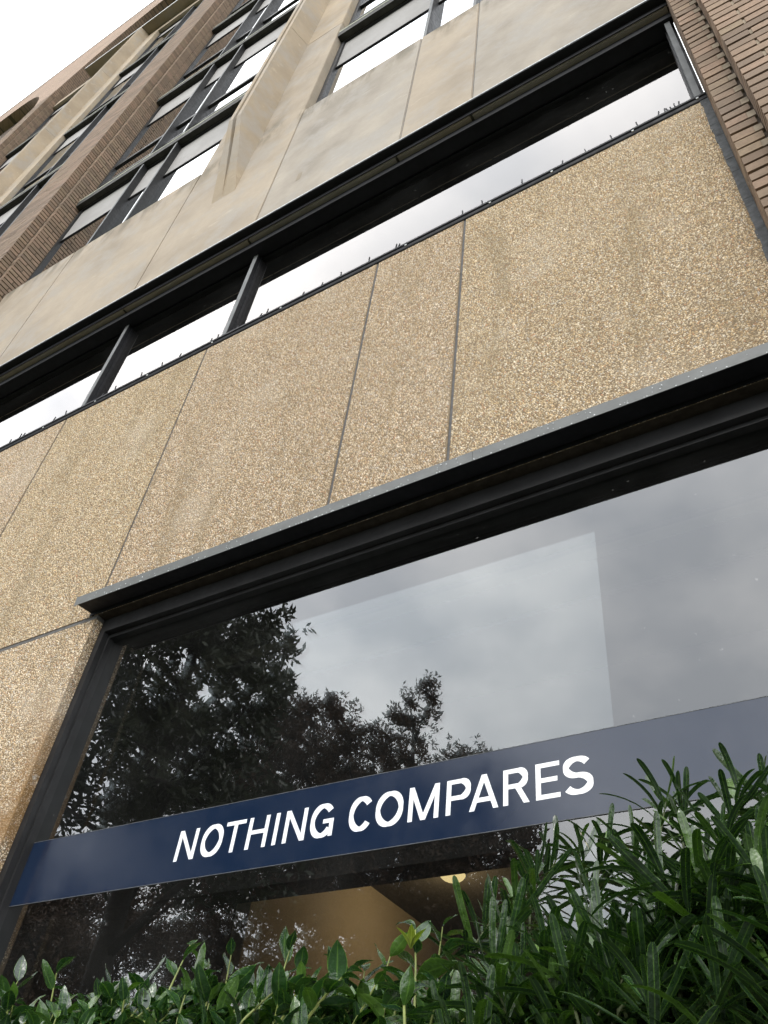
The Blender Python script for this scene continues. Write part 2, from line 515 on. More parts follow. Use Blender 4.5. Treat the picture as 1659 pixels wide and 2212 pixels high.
# ---- pebble-dash panels
def pebble_cover(parent, x0, x1, z0, z1, y=0.0, spacing=0.0044, side=False, hue=1.0):
    nx = int((x1 - x0) / spacing); nz = int((z1 - z0) / (spacing * 0.88))
    ix, iz = np.meshgrid(np.arange(nx), np.arange(nz), indexing='ij')
    cx = x0 + (ix + 0.5 * (iz % 2) + 0.35 + rng.uniform(-0.3, 0.3, ix.shape)) * spacing
    cz = z0 + (iz + 0.5 + rng.uniform(-0.3, 0.3, ix.shape)) * spacing * 0.88
    cx = np.clip(cx.ravel(), x0 + spacing * .4, x1 - spacing * .4); cz = np.clip(cz.ravel(), z0 + spacing * .4, z1 - spacing * .4)
    keep = rng.random(cx.size) > 0.09
    cx, cz = cx[keep], cz[keep]; n = cx.size
    r = spacing * rng.uniform(0.36, 0.66, n); el = rng.uniform(0.65, 1.0, n); th = rng.uniform(0, np.pi, n)
    h = r * rng.uniform(0.5, 1.15, n)
    m = 5
    V = np.zeros((n, m + 1, 3))
    for k in range(m):
        a = 2 * np.pi * k / m + rng.uniform(-.25, .25, n)
        rr = r * rng.uniform(0.85, 1.15, n)
        px, pz = rr * np.cos(a), rr * el * np.sin(a)
        V[:, k, 0] = cx + px * np.cos(th) - pz * np.sin(th)
        V[:, k, 2] = cz + px * np.sin(th) + pz * np.cos(th)
        V[:, k, 1] = y + 0.0003
    V[:, m, 0] = cx + rng.uniform(-.2, .2, n) * r; V[:, m, 2] = cz + rng.uniform(-.2, .2, n) * r; V[:, m, 1] = y - h
    if side:
        V = np.stack([-V[:, :, 1], V[:, :, 0], V[:, :, 2]], 2)
    V = V.reshape(-1, 3) * K; V[:, 2] += H
    base = np.arange(n)[:, None] * (m + 1)
    tri = np.array([[k, (k + 1) % m, m] for k in range(m)]).ravel()
    loops = (base + tri[None, :]).ravel()
    pal = np.array([(0.44, 0.36, 0.25), (0.52, 0.44, 0.32), (0.38, 0.29, 0.18), (0.58, 0.52, 0.42), (0.33, 0.235, 0.14),
                    (0.46, 0.34, 0.20), (0.24, 0.165, 0.10), (0.40, 0.37, 0.33), (0.36, 0.21, 0.13)])
    w = np.array([.25, .21, .15, .09, .085, .09, .05, .05, .025]); w /= w.sum()
    c = pal[rng.choice(len(pal), n, p=w)] * rng.uniform(0.88, 1.16, n)[:, None] * np.array([1.44, 1.43, 1.46]) * hue
    C = np.ones((n, m + 1, 4)); C[:, :, :3] = c[:, None, :]
    np_mesh('pebbles', V, loops, 3, 'pebble', parent, smooth=True, attrs={'tint': ('FLOAT_COLOR', C.reshape(-1, 4))}, kind='stuff')

WX0, WX1 = -1.5655, 0.09
JT = [XR, -0.603, -0.900, -1.583, -2.269, -2.962, -3.87]
jw = 0.0036
for i in range(len(JT) - 1):
    x1 = JT[i] - (0 if i == 0 else jw); x0 = JT[i + 1] + (0 if i == len(JT) - 2 else jw)
    p = box('pebble_panel', 'pebble_bed', B, x0, x1, 0.0, 0.05, 1.216, 2.362)
    if x1 > -2.8:
        pebble_cover(p, max(x0, -2.95), x1, 1.216, 2.362, hue=np.array([1.0, random.uniform(.985, 1.01), random.uniform(.95, 1.04)]) * random.uniform(.93, 1.05))
p = box('pebble_panel', 'pebble_bed', B, -3.87, -1.5655, 0.0, 0.05, 0.2, 1.2035)
pebble_cover(p, -2.15, -1.5655, 0.45, 1.2035)
pebble_cover(p, 0.001, 0.0235, 0.45, 1.2030, y=1.5655, side=True)
box('pebble_panel', 'pebble_bed', B, -3.87, -1.5655, 0.0, 0.05, G0, 0.198)
# lower wall under the big window
box('base_wall', 'pebble_bed', B, -1.5655, 0.09, 0.004, 0.05, G0, 0.10)
# recessed sealant in the joints
def sealant(x, z0, z1, w=0.0048, y=0.0016):
    m = MB(); steps = 26
    a = []; b = []
    for k in range(steps + 1):
        z = z0 + (z1 - z0) * k / steps
        a.append((x - w - random.uniform(-.0006, .0007), y, z)); b.append((x + w + random.uniform(-.0006, .0007), y, z))
    for k in range(steps):
        m.poly([a[k], b[k], b[k + 1], a[k + 1]])
    # thickness
    for k in range(steps):
        m.poly([(a[k][0], y + .02, a[k][2]), (a[k + 1][0], y + .02, a[k + 1][2]), (b[k + 1][0], y + .02, b[k + 1][2]), (b[k][0], y + .02, b[k][2])])
    return m.build('joint_sealant', 'sealant', B, fix=False)
for x in JT[1:-1]:
    sealant(x, 1.2165, 2.36)
box('joint_sealant', 'sealant', B, -3.87, -1.566, 0.0015, 0.03, 1.2030, 1.2165)
# wide ragged sealant beside the right pier
m = MB(); st = 60
for k in range(st):
    z0 = 0.4 + (2.40 - 0.4) * k / st; z1 = 0.4 + (2.40 - 0.4) * (k + 1) / st
    m.box(XR - 0.002 - random.uniform(0, .0045), 0.0935, -0.0016 - random.uniform(0, .0012), 0.03, z0, z1)
m.build('joint_sealant', 'sealant_blue', B)

box('soffit', 'soffit_shaded', B, WX0, WX1, 0.0, 0.0500, 1.2140, 1.2157)
# ---- drip flashing over the big window (profile: lip, underside, leg on the wall)
FL0, FL1 = -1.606, 0.088
prof = [(-0.0455, 1.2220), (-0.0455, 1.244), (-0.0435, 1.244), (-0.0425, 1.226), (-0.003, 1.232), (-0.003, 1.246),
        (-0.0012, 1.246), (-0.0012, 1.2165), (-0.003, 1.2165), (-0.003, 1.2265)]
prof_l = [(-0.0468, 1.2205), (-0.0478, 1.2470), (-0.0457, 1.2470), (-0.0457, 1.2205)]
for xj in (-0.52, -1.12):
    pass
fl = MB().prism(prof, FL0 + .012, FL1).build('drip_flashing', 'black_metal', B)  # underside and leg coloured black for the shade under the lip
lipo = None
for xa, xb in ((FL0, -1.1204), (-1.1196, -0.5203), (-0.5197, FL1)):
    lp = MB().prism([(y + random.uniform(-.0002, .0002), z) for y, z in prof_l], xa, xb).build('flashing_lip', 'flash', fl)
    lipo = lipo or lp
dm = MB()
def drop(m, x, y, z, r):
    b = len(m.v); seg = 6
    c = M(x, y, z)
    m.v.append((c[0], c[1] - r * 0.7, c[2]))
    for ring, (rr, d) in enumerate(((0.7, 0.5), (1.0, 0.0))):
        for k in range(seg):
            a = 2 * math.pi * k / seg
            m.v.append((c[0] + rr * r * math.cos(a), c[1] - d * r, c[2] + rr * r * 1.15 * math.sin(a)))
    for k in range(seg):
        k2 = (k + 1) % seg
        m.f.append((b, b + 1 + k2, b + 1 + k)); m.f.append((b + 1 + k, b + 1 + k2, b + 1 + seg + k2, b + 1 + seg + k))
for k in range(150):
    t = random.random()
    z = random.choice([random.uniform(1.2225, 1.2455), 1.2225])
    drop(dm, FL0 + (FL1 - FL0) * t, -0.0470 - 0.001 * (z - 1.2205) / .0265, z, random.uniform(0.0012, 0.0034))
dm.build('water_drops', 'drop', lipo, smooth=True, kind='stuff')

# ---- big window
WZ0, WZ1 = 0.10, 1.2155
GY = 0.056
fm = MB()
fw = 0.0175
fm.ring(WX0 + .0005, WX1, WZ0, WZ1 - .0005, fw, .01, .04, .0405, 0.0235, 0.10)
win = fm.build('window', 'bronze', B)
MB().ring(WX0 + fw + .0003, WX1 - .0103, WZ0 + .0403, WZ1 - .0413, .006, .005, .012, .010, 0.039, 0.09).build('glazing_stop', 'bronze', win)
# soffit strip of pebble concrete between wall face and frame
sof = box('soffit', 'soffit_shaded', B, WX0, WX1, 0.0505, 0.1, 1.2158, 1.30)
pn = MB(); pn.poly([(WX0 + fw + .002, GY, WZ0 + .03), (WX1, GY, WZ0 + .03), (WX1, GY, WZ1 - .045), (WX0 + fw + .002, GY, WZ1 - .045)])
pn.build('glass_pane', 'glass', win, fix=False)
pn = MB(); pn.poly([(-1.54, 0.092, WZ0 + .03), (-0.342, 0.092, WZ0 + .03), (-0.342, 0.092, WZ1 - .045), (-1.54, 0.092, WZ1 - .045)])
pn.build('inner_pane', 'glass_in', win, fix=False)
# pebble reveal: dark stained side of the left panel is the panel's own thickness

# ---- room behind the big window
def quad(name, mat, pts, parent=B):
    return MB().poly(pts).build(name, mat, parent, fix=False)
RZ = 1.12
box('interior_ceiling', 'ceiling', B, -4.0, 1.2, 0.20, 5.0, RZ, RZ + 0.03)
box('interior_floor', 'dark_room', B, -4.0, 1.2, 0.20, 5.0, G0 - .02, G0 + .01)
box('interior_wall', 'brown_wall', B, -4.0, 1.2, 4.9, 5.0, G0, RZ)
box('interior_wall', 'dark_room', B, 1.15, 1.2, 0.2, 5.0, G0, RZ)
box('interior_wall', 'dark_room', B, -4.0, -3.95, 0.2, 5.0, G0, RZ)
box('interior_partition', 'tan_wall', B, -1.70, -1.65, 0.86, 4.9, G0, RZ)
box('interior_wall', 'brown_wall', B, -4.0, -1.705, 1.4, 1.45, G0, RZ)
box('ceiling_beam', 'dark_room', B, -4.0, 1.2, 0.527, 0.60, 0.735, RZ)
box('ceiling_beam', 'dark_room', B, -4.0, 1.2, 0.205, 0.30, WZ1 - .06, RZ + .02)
box('dark_filler', 'dark_room', B, -4.0, 1.2, 0.1005, 0.2045, 1.168, 1.7)  # dark fillers added to block sky showing in above the room
box('dark_filler', 'dark_room', B, -4.0, 1.2, 0.2005, 0.5265, RZ - .001, RZ + .5) if False else box('dark_filler', 'dark_room', B, -4.0, 1.2, 0.3005, 0.5265, RZ - .01, RZ - .0005)  # added sheet that darkens the ceiling near the window
box('dark_filler', 'dark_room', B, -4.0, 1.2, 0.2046, 0.53, RZ + .031, 1.7)
# dark picture and papers on the partition
box('notice_board', 'black_metal', B, -1.648, -1.63, 1.55, 1.75, 0.55, 0.78)

lamp = empty('ceiling_lamp', M(-1.318, 1.40, RZ), label='small lit dome lamp glowing warm on the ceiling behind the window', category='lamp')
bm = bmesh.new()
bmesh.ops.create_uvsphere(bm, u_segments=20, v_segments=12, radius=0.078)
for v in list(bm.verts):
    v.co.z = min(v.co.z, 0.02) * 0.62
me = bpy.data.meshes.new('lamp_shade'); bm.to_mesh(me); bm.free(); me.materials.append(MT['lamp'])
me.polygons.foreach_set('use_smooth', [True] * len(me.polygons))
o = link(bpy.data.objects.new('lamp_shade', me), lamp); o.location = (0, 0, -0.022)
bm = bmesh.new(); bmesh.ops.create_cone(bm, cap_ends=True, segments=20, radius1=0.085, radius2=0.085, depth=0.03)
me = bpy.data.meshes.new('lamp_base'); bm.to_mesh(me); bm.free(); me.materials.append(MT['bronze'])
o = link(bpy.data.objects.new('lamp_base', me), lamp); o.location = (0, 0, -0.0155)
ld = bpy.data.lights.new('lamp_bulb', 'POINT'); ld.energy = 8; ld.color = (1.0, 0.80, 0.52); ld.shadow_soft_size = 0.05
lb = bpy.data.objects.new('lamp_bulb', ld); link(lb, lamp); lb.location = (0, 0, -0.20)

# ---- window banner
ban = box('window_banner', 'navy', None, -1.5465, 0.088, GY - 0.0012, GY - 0.0006, 0.510 * (1 + GY), 0.6285 * (1 + GY),
          label='navy blue vinyl strip lettered NOTHING COMPARES across the big window', category='sign')
edge = MB()
for zz in (0.510 * (1 + GY), 0.6285 * (1 + GY)):
    edge.box(-1.546, 0.087, GY - 0.0015, GY - 0.0004, zz - 0.0005, zz + 0.0005)
edge.build('pale_edge', 'sealant_blue', ban)
LET = [('N', -1.0730, -1.0305), ('O', -1.0194, -0.9746), ('T', -0.9712, -0.9306), ('H', -0.9231, -0.8824), ('I', -0.8707, -0.8612),
       ('N', -0.8494, -0.8080), ('G', -0.7992, -0.7563), ('C', -0.7291, -0.6880), ('O', -0.6814, -0.6348), ('M', -0.6254, -0.5754),
       ('P', -0.5636, -0.5255), ('A', -0.5270, -0.4825), ('R', -0.4753, -0.4365), ('E', -0.4273, -0.3926), ('S', -0.3879, -0.3471)]
CAP0, CAP1 = 0.5425, 0.5947
SW, SH = 0.0074, 0.0067          # stem and bar thickness
def ribbon(pts, w, closed=False):
    """flat stroke of width w along a centre line -> list of quads"""
    n = len(pts); L = []; Rr_ = []
    for i, p in enumerate(pts):
        a = pts[(i - 1) % n] if (closed or i > 0) else p
        c = pts[(i + 1) % n] if (closed or i < n - 1) else p
        d = Vector((c[0] - a[0], c[1] - a[1])).normalized()
        nx, nz = -d.y, d.x
        ww = (SW * abs(nx) + SH * abs(nz)) if w is None else w
        L.append((p[0] + nx * ww / 2, p[1] + nz * ww / 2)); Rr_.append((p[0] - nx * ww / 2, p[1] - nz * ww / 2))
    m = n if closed else n - 1
    return [[L[i], Rr_[i], Rr_[(i + 1) % n], L[(i + 1) % n]] for i in range(m)]
def arc(cx, cz, rx, rz, a0, a1, n=30, e=1.0):
    o = []
    for k in range(n + 1):
        a = math.radians(a0 + (a1 - a0) * k / n); ca, sa = math.cos(a), math.sin(a)
        o.append((cx + rx * math.copysign(abs(ca) ** e, ca), cz + rz * math.copysign(abs(sa) ** e, sa)))
    return o
def glyph(ch, a, b):
    """layers of flat polygons (x, z); each layer sits a hair above the last"""
    z0, z1 = CAP0, CAP1; w = b - a; h = z1 - z0; o = 0.0008
    ov0, ov1 = z0 - o, z1 + o
    cx, cz = (a + b) / 2, (z0 + z1) / 2
    rx, rz = w / 2 - SW / 2, (ov1 - ov0) / 2 - SH / 2
    rect = lambda x0, x1, y0, y1: [(x0, y0), (x1, y0), (x1, y1), (x0, y1)]
    if ch == 'I': return [[rect(cx - SW / 2, cx + SW / 2, z0, z1)]]
    if ch == 'T': return [[rect(a, b, z1 - SH, z1), rect(cx - SW / 2, cx + SW / 2, z0, z1 - SH)]]
    if ch == 'H': return [[rect(a, a + SW, z0, z1), rect(b - SW, b, z0, z1), rect(a + SW, b - SW, cz - SH / 2 + .001, cz + SH / 2 + .001)]]
    if ch == 'E': return [[rect(a, a + SW, z0, z1), rect(a + SW, b, z0, z0 + SH), rect(a + SW, b, z1 - SH, z1), rect(a + SW, b - .0035, cz - SH / 2 + .001, cz + SH / 2 + .001)]]
    if ch == 'N':
        d = SW * 1.12
        return [[rect(a, a + SW, z0, z1), rect(b - SW, b, z0, z1)], [[(a, z1), (a + d, z1), (b, z0), (b - d, z0)]]]
    if ch == 'M':
        d = SW * 1.05
        return [[rect(a, a + SW, z0, z1), rect(b - SW, b, z0, z1)], [[(a, z1), (a + d, z1), (cx + d / 2, z0), (cx - d / 2, z0)]],
                [[(b - d, z1), (b, z1), (cx + d / 2, z0), (cx - d / 2, z0)]]]
    if ch == 'A':
        d = SW * 1.05; zb = z0 + h * .22
        t = lambda z: (z - z0) / h
        xl = a + (cx - d / 2 - a) * t(zb); xr = b - (b - cx - d / 2) * t(zb)
        return [[[(a, z0), (a + d, z0), (cx + d / 2, z1), (cx - d / 2, z1)]], [[(b - d, z0), (b, z0), (cx + d / 2, z1), (cx - d / 2, z1)]],
                [rect(xl + d * .6, xr - d * .6, zb, zb + SH)]]
    if ch == 'O': return [ribbon(arc(cx, cz, rx, rz, 0, 360, 48)[:-1], None, True)]
    if ch == 'C': return [ribbon(arc(cx + .0008, cz, rx, rz, 38, 322, 36), None)]
    if ch == 'G':
        return [ribbon(arc(cx, cz, rx, rz, 38, 325, 36), None), [rect(b - SW, b, z0, cz + .0015)], [rect(cx + .002, b - SW, cz - SH + .0015, cz + .0015)]]
    if ch == 'S':
        r4 = (ov1 - ov0 - SH) / 4
        up = arc(cx - .0004, ov1 - SH / 2 - r4, rx * .94, r4, 28, 268, 26, 1.0)
        lo = arc(cx, ov0 + SH / 2 + r4, rx, r4, 88, -152, 26, 1.0)
        return [ribbon(up + lo, None)]
    if ch in 'PR':
        bt, bb = z1 - SH / 2, z0 + h * (.40 if ch == 'P' else .44) + SH / 2
        rr = (bt - bb) / 2; xr = b - SW / 2 - (0 if ch == 'P' else .0022)
        path = [(a + SW, bt)] + arc(xr - rr * .95, (bt + bb) / 2, rr * .95, rr, 90, -90, 18, 1.0) + [(a + SW, bb)]
        ly = [[rect(a, a + SW, z0, z1)], ribbon(path, None)]
        if ch == 'R':
            d = SW * 1.15; xm = a + w * .42
            ly.append([[(b - d, z0), (b, z0), (xm + d, bb), (xm, bb)]])
        return ly
for ch, xa, xb in LET:
    m = MB(); s = 1 + GY
    for li, layer in enumerate(glyph(ch, xa, xb)):
        yy = GY - 0.00145 - 0.00006 * li
        for q in layer:
            m.poly([(x * s, yy, z * s) for x, z in q])
    o = m.build('letter', 'white_vinyl', ban, fix=False)
    bm = bmesh.new(); bm.from_mesh(o.data)
    for f_ in bm.faces:
        f_.normal_update()
        if f_.normal.y > 0:
            f_.normal_flip()
    r = bmesh.ops.extrude_face_region(bm, geom=bm.faces[:], use_keep_orig=True)
    for v in [e for e in r['geom'] if isinstance(e, bmesh.types.BMVert)]:
        v.co.y += 0.0003
    bm.to_mesh(o.data); bm.free()

# ---- clerestory
CY = 0.0625
CZ0, CZ1 = 2.362, 3.086
box('sill_backing', 'black_metal', B, -3.87, 0.093, 0.052, 0.12, 2.30, 2.385)
rail = MB().prism([(-0.004, 2.364), (-0.006, 2.372), (-0.004, 2.378), (-0.008, 2.381), (-0.008, 2.389), (0.012, 2.391), (0.05, 2.386), (0.05, 2.362), (-0.002, 2.3615)], -3.87, 0.0925)
rail = rail.build('sill_rail', 'black_metal', B)
pinx = [(-2.61), (-2.55), (-2.535), (-2.36), (-2.29), (-2.18), (-2.10), (-2.03), (-1.90), (-1.80), (-1.72), (-1.575), (-1.545), (-1.46), (-1.365), (-1.335),
        (-1.19), (-1.115), (-1.04), (-0.935), (-0.84), (-0.832), (-0.61), (-0.545), (-0.42), (-0.30), (-0.23), (-0.155), (-0.085), (-0.03), (-0.012), (-0.003), (0.006), (0.015), (0.024), (0.088)]
pm = MB().box(-0.0016, 0.0016, -0.0016, 0.0016, 0, 0.029)
for i, v in enumerate(pm.v):
    pm.v[i] = (v[0], v[1], v[2] - H)
pm.build('pin', 'black_metal', rail)
pin0 = bpy.data.objects['pin']; pin0.location = M(pinx[0], -0.004, 2.388)
for x in pinx[1:]:
    c = pin0.copy(); COL.objects.link(c); c.parent = rail
    c.location = M(x, -0.004, 2.388); c.rotation_euler = (random.uniform(-.12, .12), random.uniform(-.15, .15), 0)
cm = MB().box(-0.003, 0.003, -0.003, 0.0, 0, 0.006)
cm.v = [(a, b, c - H) for a, b, c in cm.v]
clip0 = cm.build('clip', 'flash_top', rail)
cxs = [-2.40, -2.12, -1.86, -1.56, -1.27, -0.80, -0.52, -0.33, -0.10, 0.07]
clip0.location = M(cxs[0], -0.0055, 2.371)
for x in cxs[1:]:
    c = clip0.copy(); COL.objects.link(c); c.parent = rail; c.location = M(x, -0.0055, 2.371)
cf = MB()
cf.box(-3.87, 0.093, 0.045, 0.10, CZ1 - 0.03, CZ1 - .0005)
cf.box(-3.87, 0.093, 0.054, 0.10, CZ1 - 0.045, CZ1 - .03)
cw = cf.build('window', 'black_metal', B, label='long narrow ribbon window under the tan concrete band')
pn = MB(); pn.poly([(-3.87, CY, CZ0 - .02), (0.092, CY, CZ0 - .02), (0.092, CY, CZ1 - .02), (-3.87, CY, CZ1 - .02)])
pn.build('glass_pane', 'glass_clere', cw, fix=False)
def c_mull(xr, w=0.0225):
    mm = MB()
    mm.box(xr - w, xr - .0035, 0.0345, 0.075, CZ0 - .01, CZ1 - .03)
    mm.box(xr - .0035, xr, 0.052, 0.075, CZ0 - .01, CZ1 - .03)
    o = mm.build('mullion', 'black_metal', cw)
    box('mullion_cap', 'cap_grey', cw, xr - w - .0005, xr - .003, 0.0325, 0.0343, CZ0 - .01, CZ1 - .031)
for xr in (-1.562, -2.268):
    c_mull(xr)
mm = MB(); mm.box(0.0615, 0.093, 0.031, 0.075, CZ0 - .01, CZ1 - .03); mm.build('jamb', 'bronze', cw)
box('jamb_cap', 'cap_grey', cw, 0.0665, 0.083, 0.006, 0.0308, CZ0 + .02, CZ1 - .031)
# soffit above the clerestory and its drip flashing
box('soffit', 'soffit_shaded', B, -3.87, 0.093, -0.025 + .004, 0.15, 3.0868, 3.16)
box('window_head', 'black_metal', B, -3.87, 0.0928, -0.005, 0.0448, 3.046, 3.0862)
prof = [(-0.0575, 3.120), (-0.058, 3.131), (-0.0560, 3.132), (-0.030, 3.1305), (-0.030, 3.140), (-0.0275, 3.140),
        (-0.0275, 3.089), (-0.0295, 3.089), (-0.0295, 3.1165), (-0.050, 3.118)]
ufl = MB().prism(prof, -3.87, 0.0932).build('drip_flashing', 'black_metal', B)
ed = MB().box(-3.87, 0.0932, -0.0592, -0.0585, 3.1265, 3.1335)
ed.build('lip_edge', 'flash_top', ufl)
dm = MB()
for k in range(220):
    drop(dm, random.uniform(-2.9, 0.09), -0.0592, random.uniform(3.122, 3.132), random.uniform(0.001, 0.0028))
dm.build('water_drops', 'drop', ufl, smooth=True, kind='stuff')

# ---- tan concrete band
SY = -0.025
ZB, ZT = 3.0866, 4.446
JS = [0.0932, -0.595, -0.899, -1.585, -2.272, -3.25, -3.874]
for i in range(len(JS) - 1):
    x1 = JS[i] - (0 if i == 0 else .0016); x0 = JS[i + 1] + (0 if i == len(JS) - 2 else .0016)
    pil = i == 3
    if pil:
        continue
    box('concrete_panel', 'stone_grey' if i in (0, 2) else 'stone', B, x0, x1, SY, 0.02, ZB, ZT, bevel=0.006)
box('panel_backing', 'sealant', B, -3.87, 0.0925, SY + .004, 0.0, 3.17, ZT - .01)
box('patch', 'lintel', B, -1.428, -1.405, SY - .0006, SY + .003, 3.45, 3.52)

# ---- pilaster, fin and upper windows, bay by bay
def fin_piece(xc, z0, z1, first):
    """precast fin: splayed sides, grooved nose; the lowest piece has a raking foot"""
    yb, yf = SY + .001, -0.168
    wb0, wb1 = xc - 0.0725, xc + 0.0725
    wf0, wf1 = xc - 0.040, xc + 0.040
    gx, gy = 0.0125, 0.030
    def ring(yfz, z):
        t = (yfz - yb) / (yf - yb)
        a0 = wb0 + (wf0 - wb0) * t; a1 = wb1 + (wf1 - wb1) * t
        g_ = gx * (0.6 + 0.4 * t) if t < 1 else gx
        return a0, a1, g_
    m = MB()
    if first:
        zf = 4.46; zb = 3.812
        secs = [(yb - .001, zb), (yf, zf), (yf, z1)]
    else:
        secs = [(yf, z0), (yf, z1)]
    rows = []
    for (y, z) in secs:
        a0, a1, g_ = ring(y, z)
        d = min(gy, max(0.0, yb - y))
        rows.append([(a0, y, z), (xc - g_, y, z), (xc - g_ * .8, y + d, z), (xc + g_ * .8, y + d, z), (xc + g_, y, z), (a1, y, z)])
    base = []
    for (y, z) in secs:
        base.append([(wb1, yb, z), (wb0, yb, z)])
    for i in range(len(rows) - 1):
        for k in range(5):
            m.poly([rows[i][k], rows[i][k + 1], rows[i + 1][k + 1], rows[i + 1][k]])
        m.poly([rows[i][5], base[i][0], base[i + 1][0], rows[i + 1][5]])
        m.poly([rows[i][0], rows[i + 1][0], base[i + 1][1], base[i][1]])
    m.poly(rows[-1] + base[-1])
    if not first:
        m.poly(list(reversed(rows[0] + base[0])))
    o = m.build('concrete_fin', 'stone2', B)
    bm = bmesh.new(); bm.from_mesh(o.data)
    bmesh.ops.remove_doubles(bm, verts=bm.verts, dist=0.0005)
    bmesh.ops.recalc_face_normals(bm, faces=bm.faces)
    bm.to_mesh(o.data); bm.free()
    return o

WY = 0.038
STO = 2.03
TOPZ = 13.6

def half_bay(xa, xb, mull, z_levels, jamb):
    """window stack between xa and xb; mull = x of right faces of the mullions"""
    for k in z_levels:
        zb = ZT - 0.02 if k == 0 else 5.749 + STO * (k - 1)
        zs = 5.19 + STO * k
        zt = min(5.651 + STO * k, TOPZ)
        fr = MB()
        fr.ring(xa, xb, zb, zt, 0.03, 0.03, 0.012, 0.012, 0.022, 0.06)
        w = fr.build('window', 'bronze', B)
        edges = [xa + .03] + [v for v in mull for v in (v - .018, v)] + [xb - .03]
        for q in range(0, len(edges), 2):
            e0, e1 = edges[q], edges[q + 1]
            MB().poly([(e0, WY, zb), (e1, WY, zb), (e1, WY, zs), (e0, WY, zs)]).build('glass_pane', 'glass_up', w, fix=False)
            box('spandrel_panel', 'spandrel', w, e0, e1, 0.0355, 0.06, zs + .006, zt)
            box('glazing_bar', 'bronze', w, e0, e1, 0.031, 0.05, zs - .004, zs + .006)
            if k > 0:
                zr = zb + 0.64
                box('vent_rail', 'bronze', w, e0, e1, 0.026, 0.05, zr - .022, zr + .022)
                box('vent_rail', 'bronze', w, e0, e1, 0.026, 0.05, zb + 0.28, zb + 0.315)
        for v in mull:
            mu = MB().box(v - .018, v, -0.0085, 0.05, zb + .001, zt).build('mullion', 'bronze', w)
            box('mullion_cap', 'cap_grey', w, v - .0182, v - .0012, -0.0105, -0.0087, zb + .001, zt)
        if zt < TOPZ - .01:
            le = MB()
            z0, z1 = 5.651 + STO * k, 5.749 + STO * k
            le.prism([(-0.017, z0), (-0.0195, z0 + .065), (0.05, z0 + .065), (0.05, z0)], xa, xb)
            o = le.build('ledge', 'ledge', B)
            cp = MB().prism([(-0.0205, z0 + .066), (-0.0205, z1 - .008), (-0.016, z1), (0.05, z1 + .012), (0.05, z0 + .066)], xa, xb)
            cp.build('ledge_edge', 'ledge_cap', o)

def bay(off, first, levels, left=True, right=True):
    px0, px1 = -2.2695 + off, -1.5875 + off
    zj = [5.91 + STO * i for i in range(4)]
    cuts = [ZB if first else ZT - 1.2] + zj + [TOPZ]
    for i in range(len(cuts) - 1):
        box('concrete_pilaster', 'stone' if i == 0 else 'stone2', B, px0, px1, SY, 0.07, cuts[i] + (.0015 if i else 0), cuts[i + 1] - .0015, bevel=0.005)
        z0 = cuts[i]
        fin_piece(-1.93 + off, z0 + .002, cuts[i + 1] - .002 if i < len(cuts) - 2 else 13.845, i == 0)
    box('pilaster_core', 'mortar_dark', B, px0 + .01, px1 - .01, SY + .006, 0.06, ZT - .5, TOPZ)
    if left:
        half_bay(-3.868 + off, px0, [-3.197 + off, -2.887 + off], levels, 0)
    if right:
        half_bay(px1, 0.092 + off, [-0.888 + off, -0.62 + off], levels, 0)
    # lintel, slab under the arch
    box('concrete_lintel', 'stone2', B, -3.87 + off, 0.093 + off, SY, 0.1, TOPZ + .001, 13.85, bevel=0.006)
    box('arch_slab', 'lintel', B, -3.12 + off, -0.70 + off, -0.169, SY - .0005, 13.852, 13.93)
    box('slab_edge', 'flash_top', B, -3.12 + off, -0.70 + off, -0.1715, -0.1692, 13.86, 13.935)
    box('attic_wall', 'mortar_dark', B, -3.87 + off, 0.093 + off, 0.02, 0.06, 13.851, 17.0)

bay(0.0, True, range(0, 5))
bay(-PER, False, range(0, 5))
bay(PER, False, range(0, 4))
bay(-2 * PER, False, range(2, 5))
for off in (PER, -PER, -2 * PER):
    box('concrete_panel', 'stone', B, -3.874 + off, 0.0932 + off, SY + .001, 0.02, ZB, ZT)
    box('lower_wall', 'pebble_bed', B, -3.874 + off, 0.0932 + off, 0.002, 0.06, G0, ZB)
# dark rooms behind the upper glass
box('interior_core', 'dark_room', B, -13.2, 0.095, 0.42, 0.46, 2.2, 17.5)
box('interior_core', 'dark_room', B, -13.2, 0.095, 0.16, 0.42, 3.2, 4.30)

# ---- brick piers
CH = 0.0373; JB = 0.0088
HW = 0.221
def cube_mesh(j):
    me = bpy.data.meshes.new('brick')
    v = []
    for z in (-.5, .5):
        for (x, y) in ((-.5, -.5), (.5, -.5), (.5, .5), (-.5, .5)):
            v.append((x + random.uniform(-j, j) * .15, y + random.uniform(-j, j) * .3, z + random.uniform(-j, j)))
    f = [(3, 2, 1, 0), (4, 5, 6, 7), (0, 1, 5, 4), (1, 2, 6, 5), (2, 3, 7, 6), (3, 0, 4, 7)]
    me.from_pydata(v, [], f); me.materials.append(MT['brick'])
    return me
BRK = [cube_mesh(0.03) for _ in range(6)]
CUBE = np.array([(x, y, z) for z in (-.5, .5) for (x, y) in ((-.5, -.5), (.5, -.5), (.5, .5), (-.5, .5))])
CF = np.array([(3, 2, 1, 0), (4, 5, 6, 7), (0, 1, 5, 4), (1, 2, 6, 5), (2, 3, 7, 6), (3, 0, 4, 7)]).ravel()

